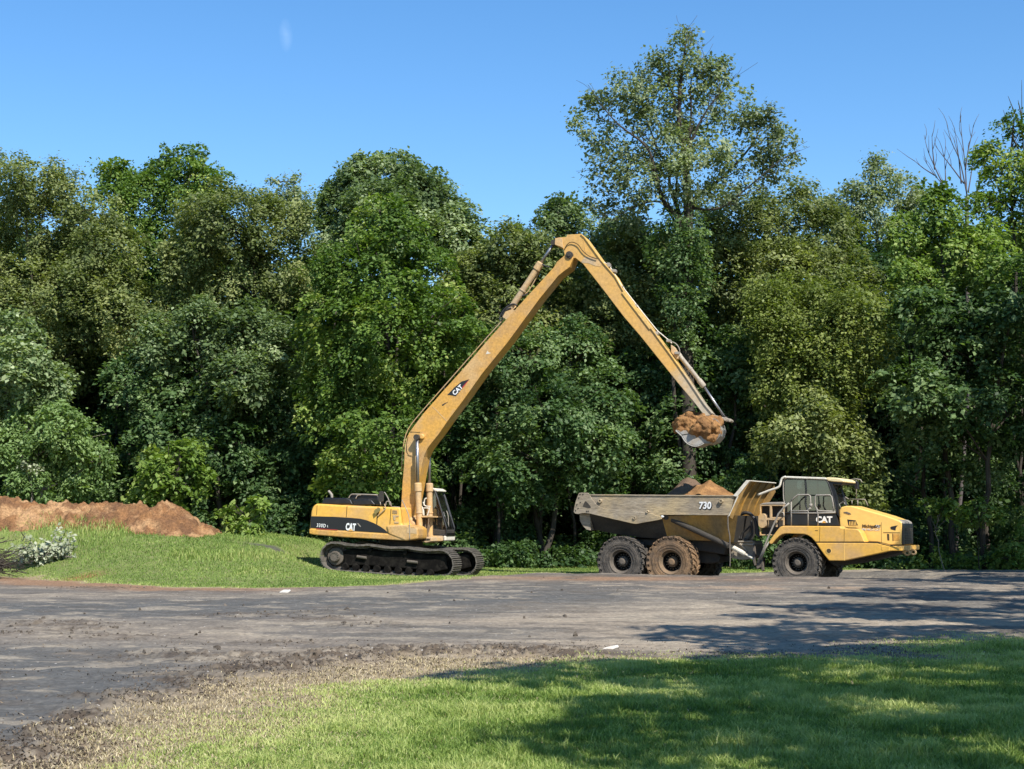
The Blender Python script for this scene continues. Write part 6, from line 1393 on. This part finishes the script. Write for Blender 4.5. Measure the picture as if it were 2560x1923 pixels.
    for v in (615, 635, 655, 675): b_prism(bm, F.pts([(885, v), (955, v), (955, v + 7), (885, v + 7)], y0, c3), y0 - .012, y0)
    bmobj('door_vent', bm, M['bed_dark'], lower)
    # hand rails along the deck
    bm = bmesh.new(); yr = -1.28
    for l in ([(640, 470), (700, 405), (745, 372), (870, 370), (893, 385), (897, 470), (890, 520), (868, 548), (866, 600), (866, 748)], [(664, 748), (664, 455)], [(664, 566), (845, 566), (866, 560)], [(664, 590), (866, 592), (1000, 592), (1195, 585)], [(985, 748), (985, 600), (975, 560), (950, 500), (952, 390), (965, 376), (1130, 374), (1150, 395), (1165, 470), (1175, 570)], [(866, 560), (880, 540), (905, 528)], [(960, 520), (985, 560), (1005, 566), (1195, 572)]):
        b_tube(bm, T(l, yr), .022, 8)
    b_prism(bm, F.pts([(880, 478), (918, 478), (918, 522), (880, 522)], yr, c3), yr - .02, yr + .02)
    hr = bmobj('hand_rail', bm, M['rail'], root, smooth=True)
    bm = bmesh.new()
    b_tube(bm, T([(262, 1190), (345, 985), (400, 850), (510, 600), (580, 520), (640, 470)], yr - .03), .028, 8); b_tube(bm, T([(300, 1150), (352, 1010), (400, 940)], yr - .03), .03, 8)
    b_tube(bm, T([(520, 600), (545, 578), (572, 590), (578, 640)], yr), .02, 8)
    bmobj('access_rail', bm, M['rail'], root, smooth=True)
    # mirrors beyond the windscreen on the far side
    bm = bmesh.new(); yy = .95; TT = lambda l, y: [(q[0], y, q[1]) for q in F.pts(l, y, crop(2090, 1180, 11.06))]
    for l in ([(350, 290), (430, 210), (560, 195), (680, 215), (720, 290)], [(560, 240), (560, 700)], [(350, 755), (800, 760), (850, 860), (880, 940)], [(440, 780), (440, 900)], [(0, 650), (250, 690), (350, 755)], [(600, 780), (600, 940)]):
        b_tube(bm, TT(l, yy), .018, 6)
    mr = bmobj('mirror_frame', bm, M['rail'], root, smooth=True)
    prism('mirror', F, [(500, 250), (600, 250), (620, 480), (510, 480)], yy, yy - .02, yy + .16, M['black'], mr, crop(2090, 1180, 11.06), .02)
    bm = bmesh.new(); a = F.px(*c3(1190, 350), .0); 
    b_prism(bm, F.pts([(1120, 232), (1160, 235), (1210, 380), (1235, 560), (1245, 640), (1215, 600), (1180, 420)], y0, c3), y0 - .02, y0 + .12); bmobj('windscreen_pillar', bm, M['black'], lower)
    # ---- soil riding in the bed: its own things
    r0 = root
    def bedheap(nm, lab, pk, seed, mat, hy):
        X, Z = zip(*[F.px(*c2(u, v), hy) for u, v in pk]); zb = F.px(*c2(1400, 520), hy)[1]
        xs = np.arange(min(X), max(X), .045); ys = np.arange(-1.3, 1.3, .045); A, B = np.meshgrid(xs, ys)
        cr = np.interp(A, X, Z); d = np.abs(B - hy); p_ = np.clip(1 - d / 1.9, 0, 1)
        zz = zb + (cr - zb) * p_ + .09 * (fbm(A * 3, B * 3, 4, seed) - .5) + .05 * (fbm(A * 9, B * 9, 2, seed) - .5)
        V = np.stack([A, B, zz], -1).reshape(-1, 3); idx = np.arange(A.size).reshape(A.shape)
        q = np.stack([idx[:-1, :-1], idx[:-1, 1:], idx[1:, 1:], idx[1:, :-1]], -1).reshape(-1, 4)
        me = npmesh(nm, V, q.ravel(), np.full(len(q), 4), smooth=True); me.transform(F.M); o = link(nm, me, mat); tag(o, lab, 'soil heap')
    bedheap('soil_heap', 'pointed heap of orange soil in the dump body just behind the headboard', [(700, 450), (1280, 378), (1420, 350), (1480, 300), (1530, 250), (1610, 245), (1650, 210), (1712, 186), (1770, 235), (1850, 285), (1960, 350), (2040, 420)], 5, M['soil'], -.25)
    bedheap('shaded_soil_heap', 'heap of soil, tinted as in shade, behind the orange heap in the dump body', [(700, 480), (1200, 372), (1290, 290), (1370, 200), (1440, 160), (1520, 180), (1600, 240), (1700, 330), (1800, 420)], 9, M['soil_shaded'], .75)
dump_truck()
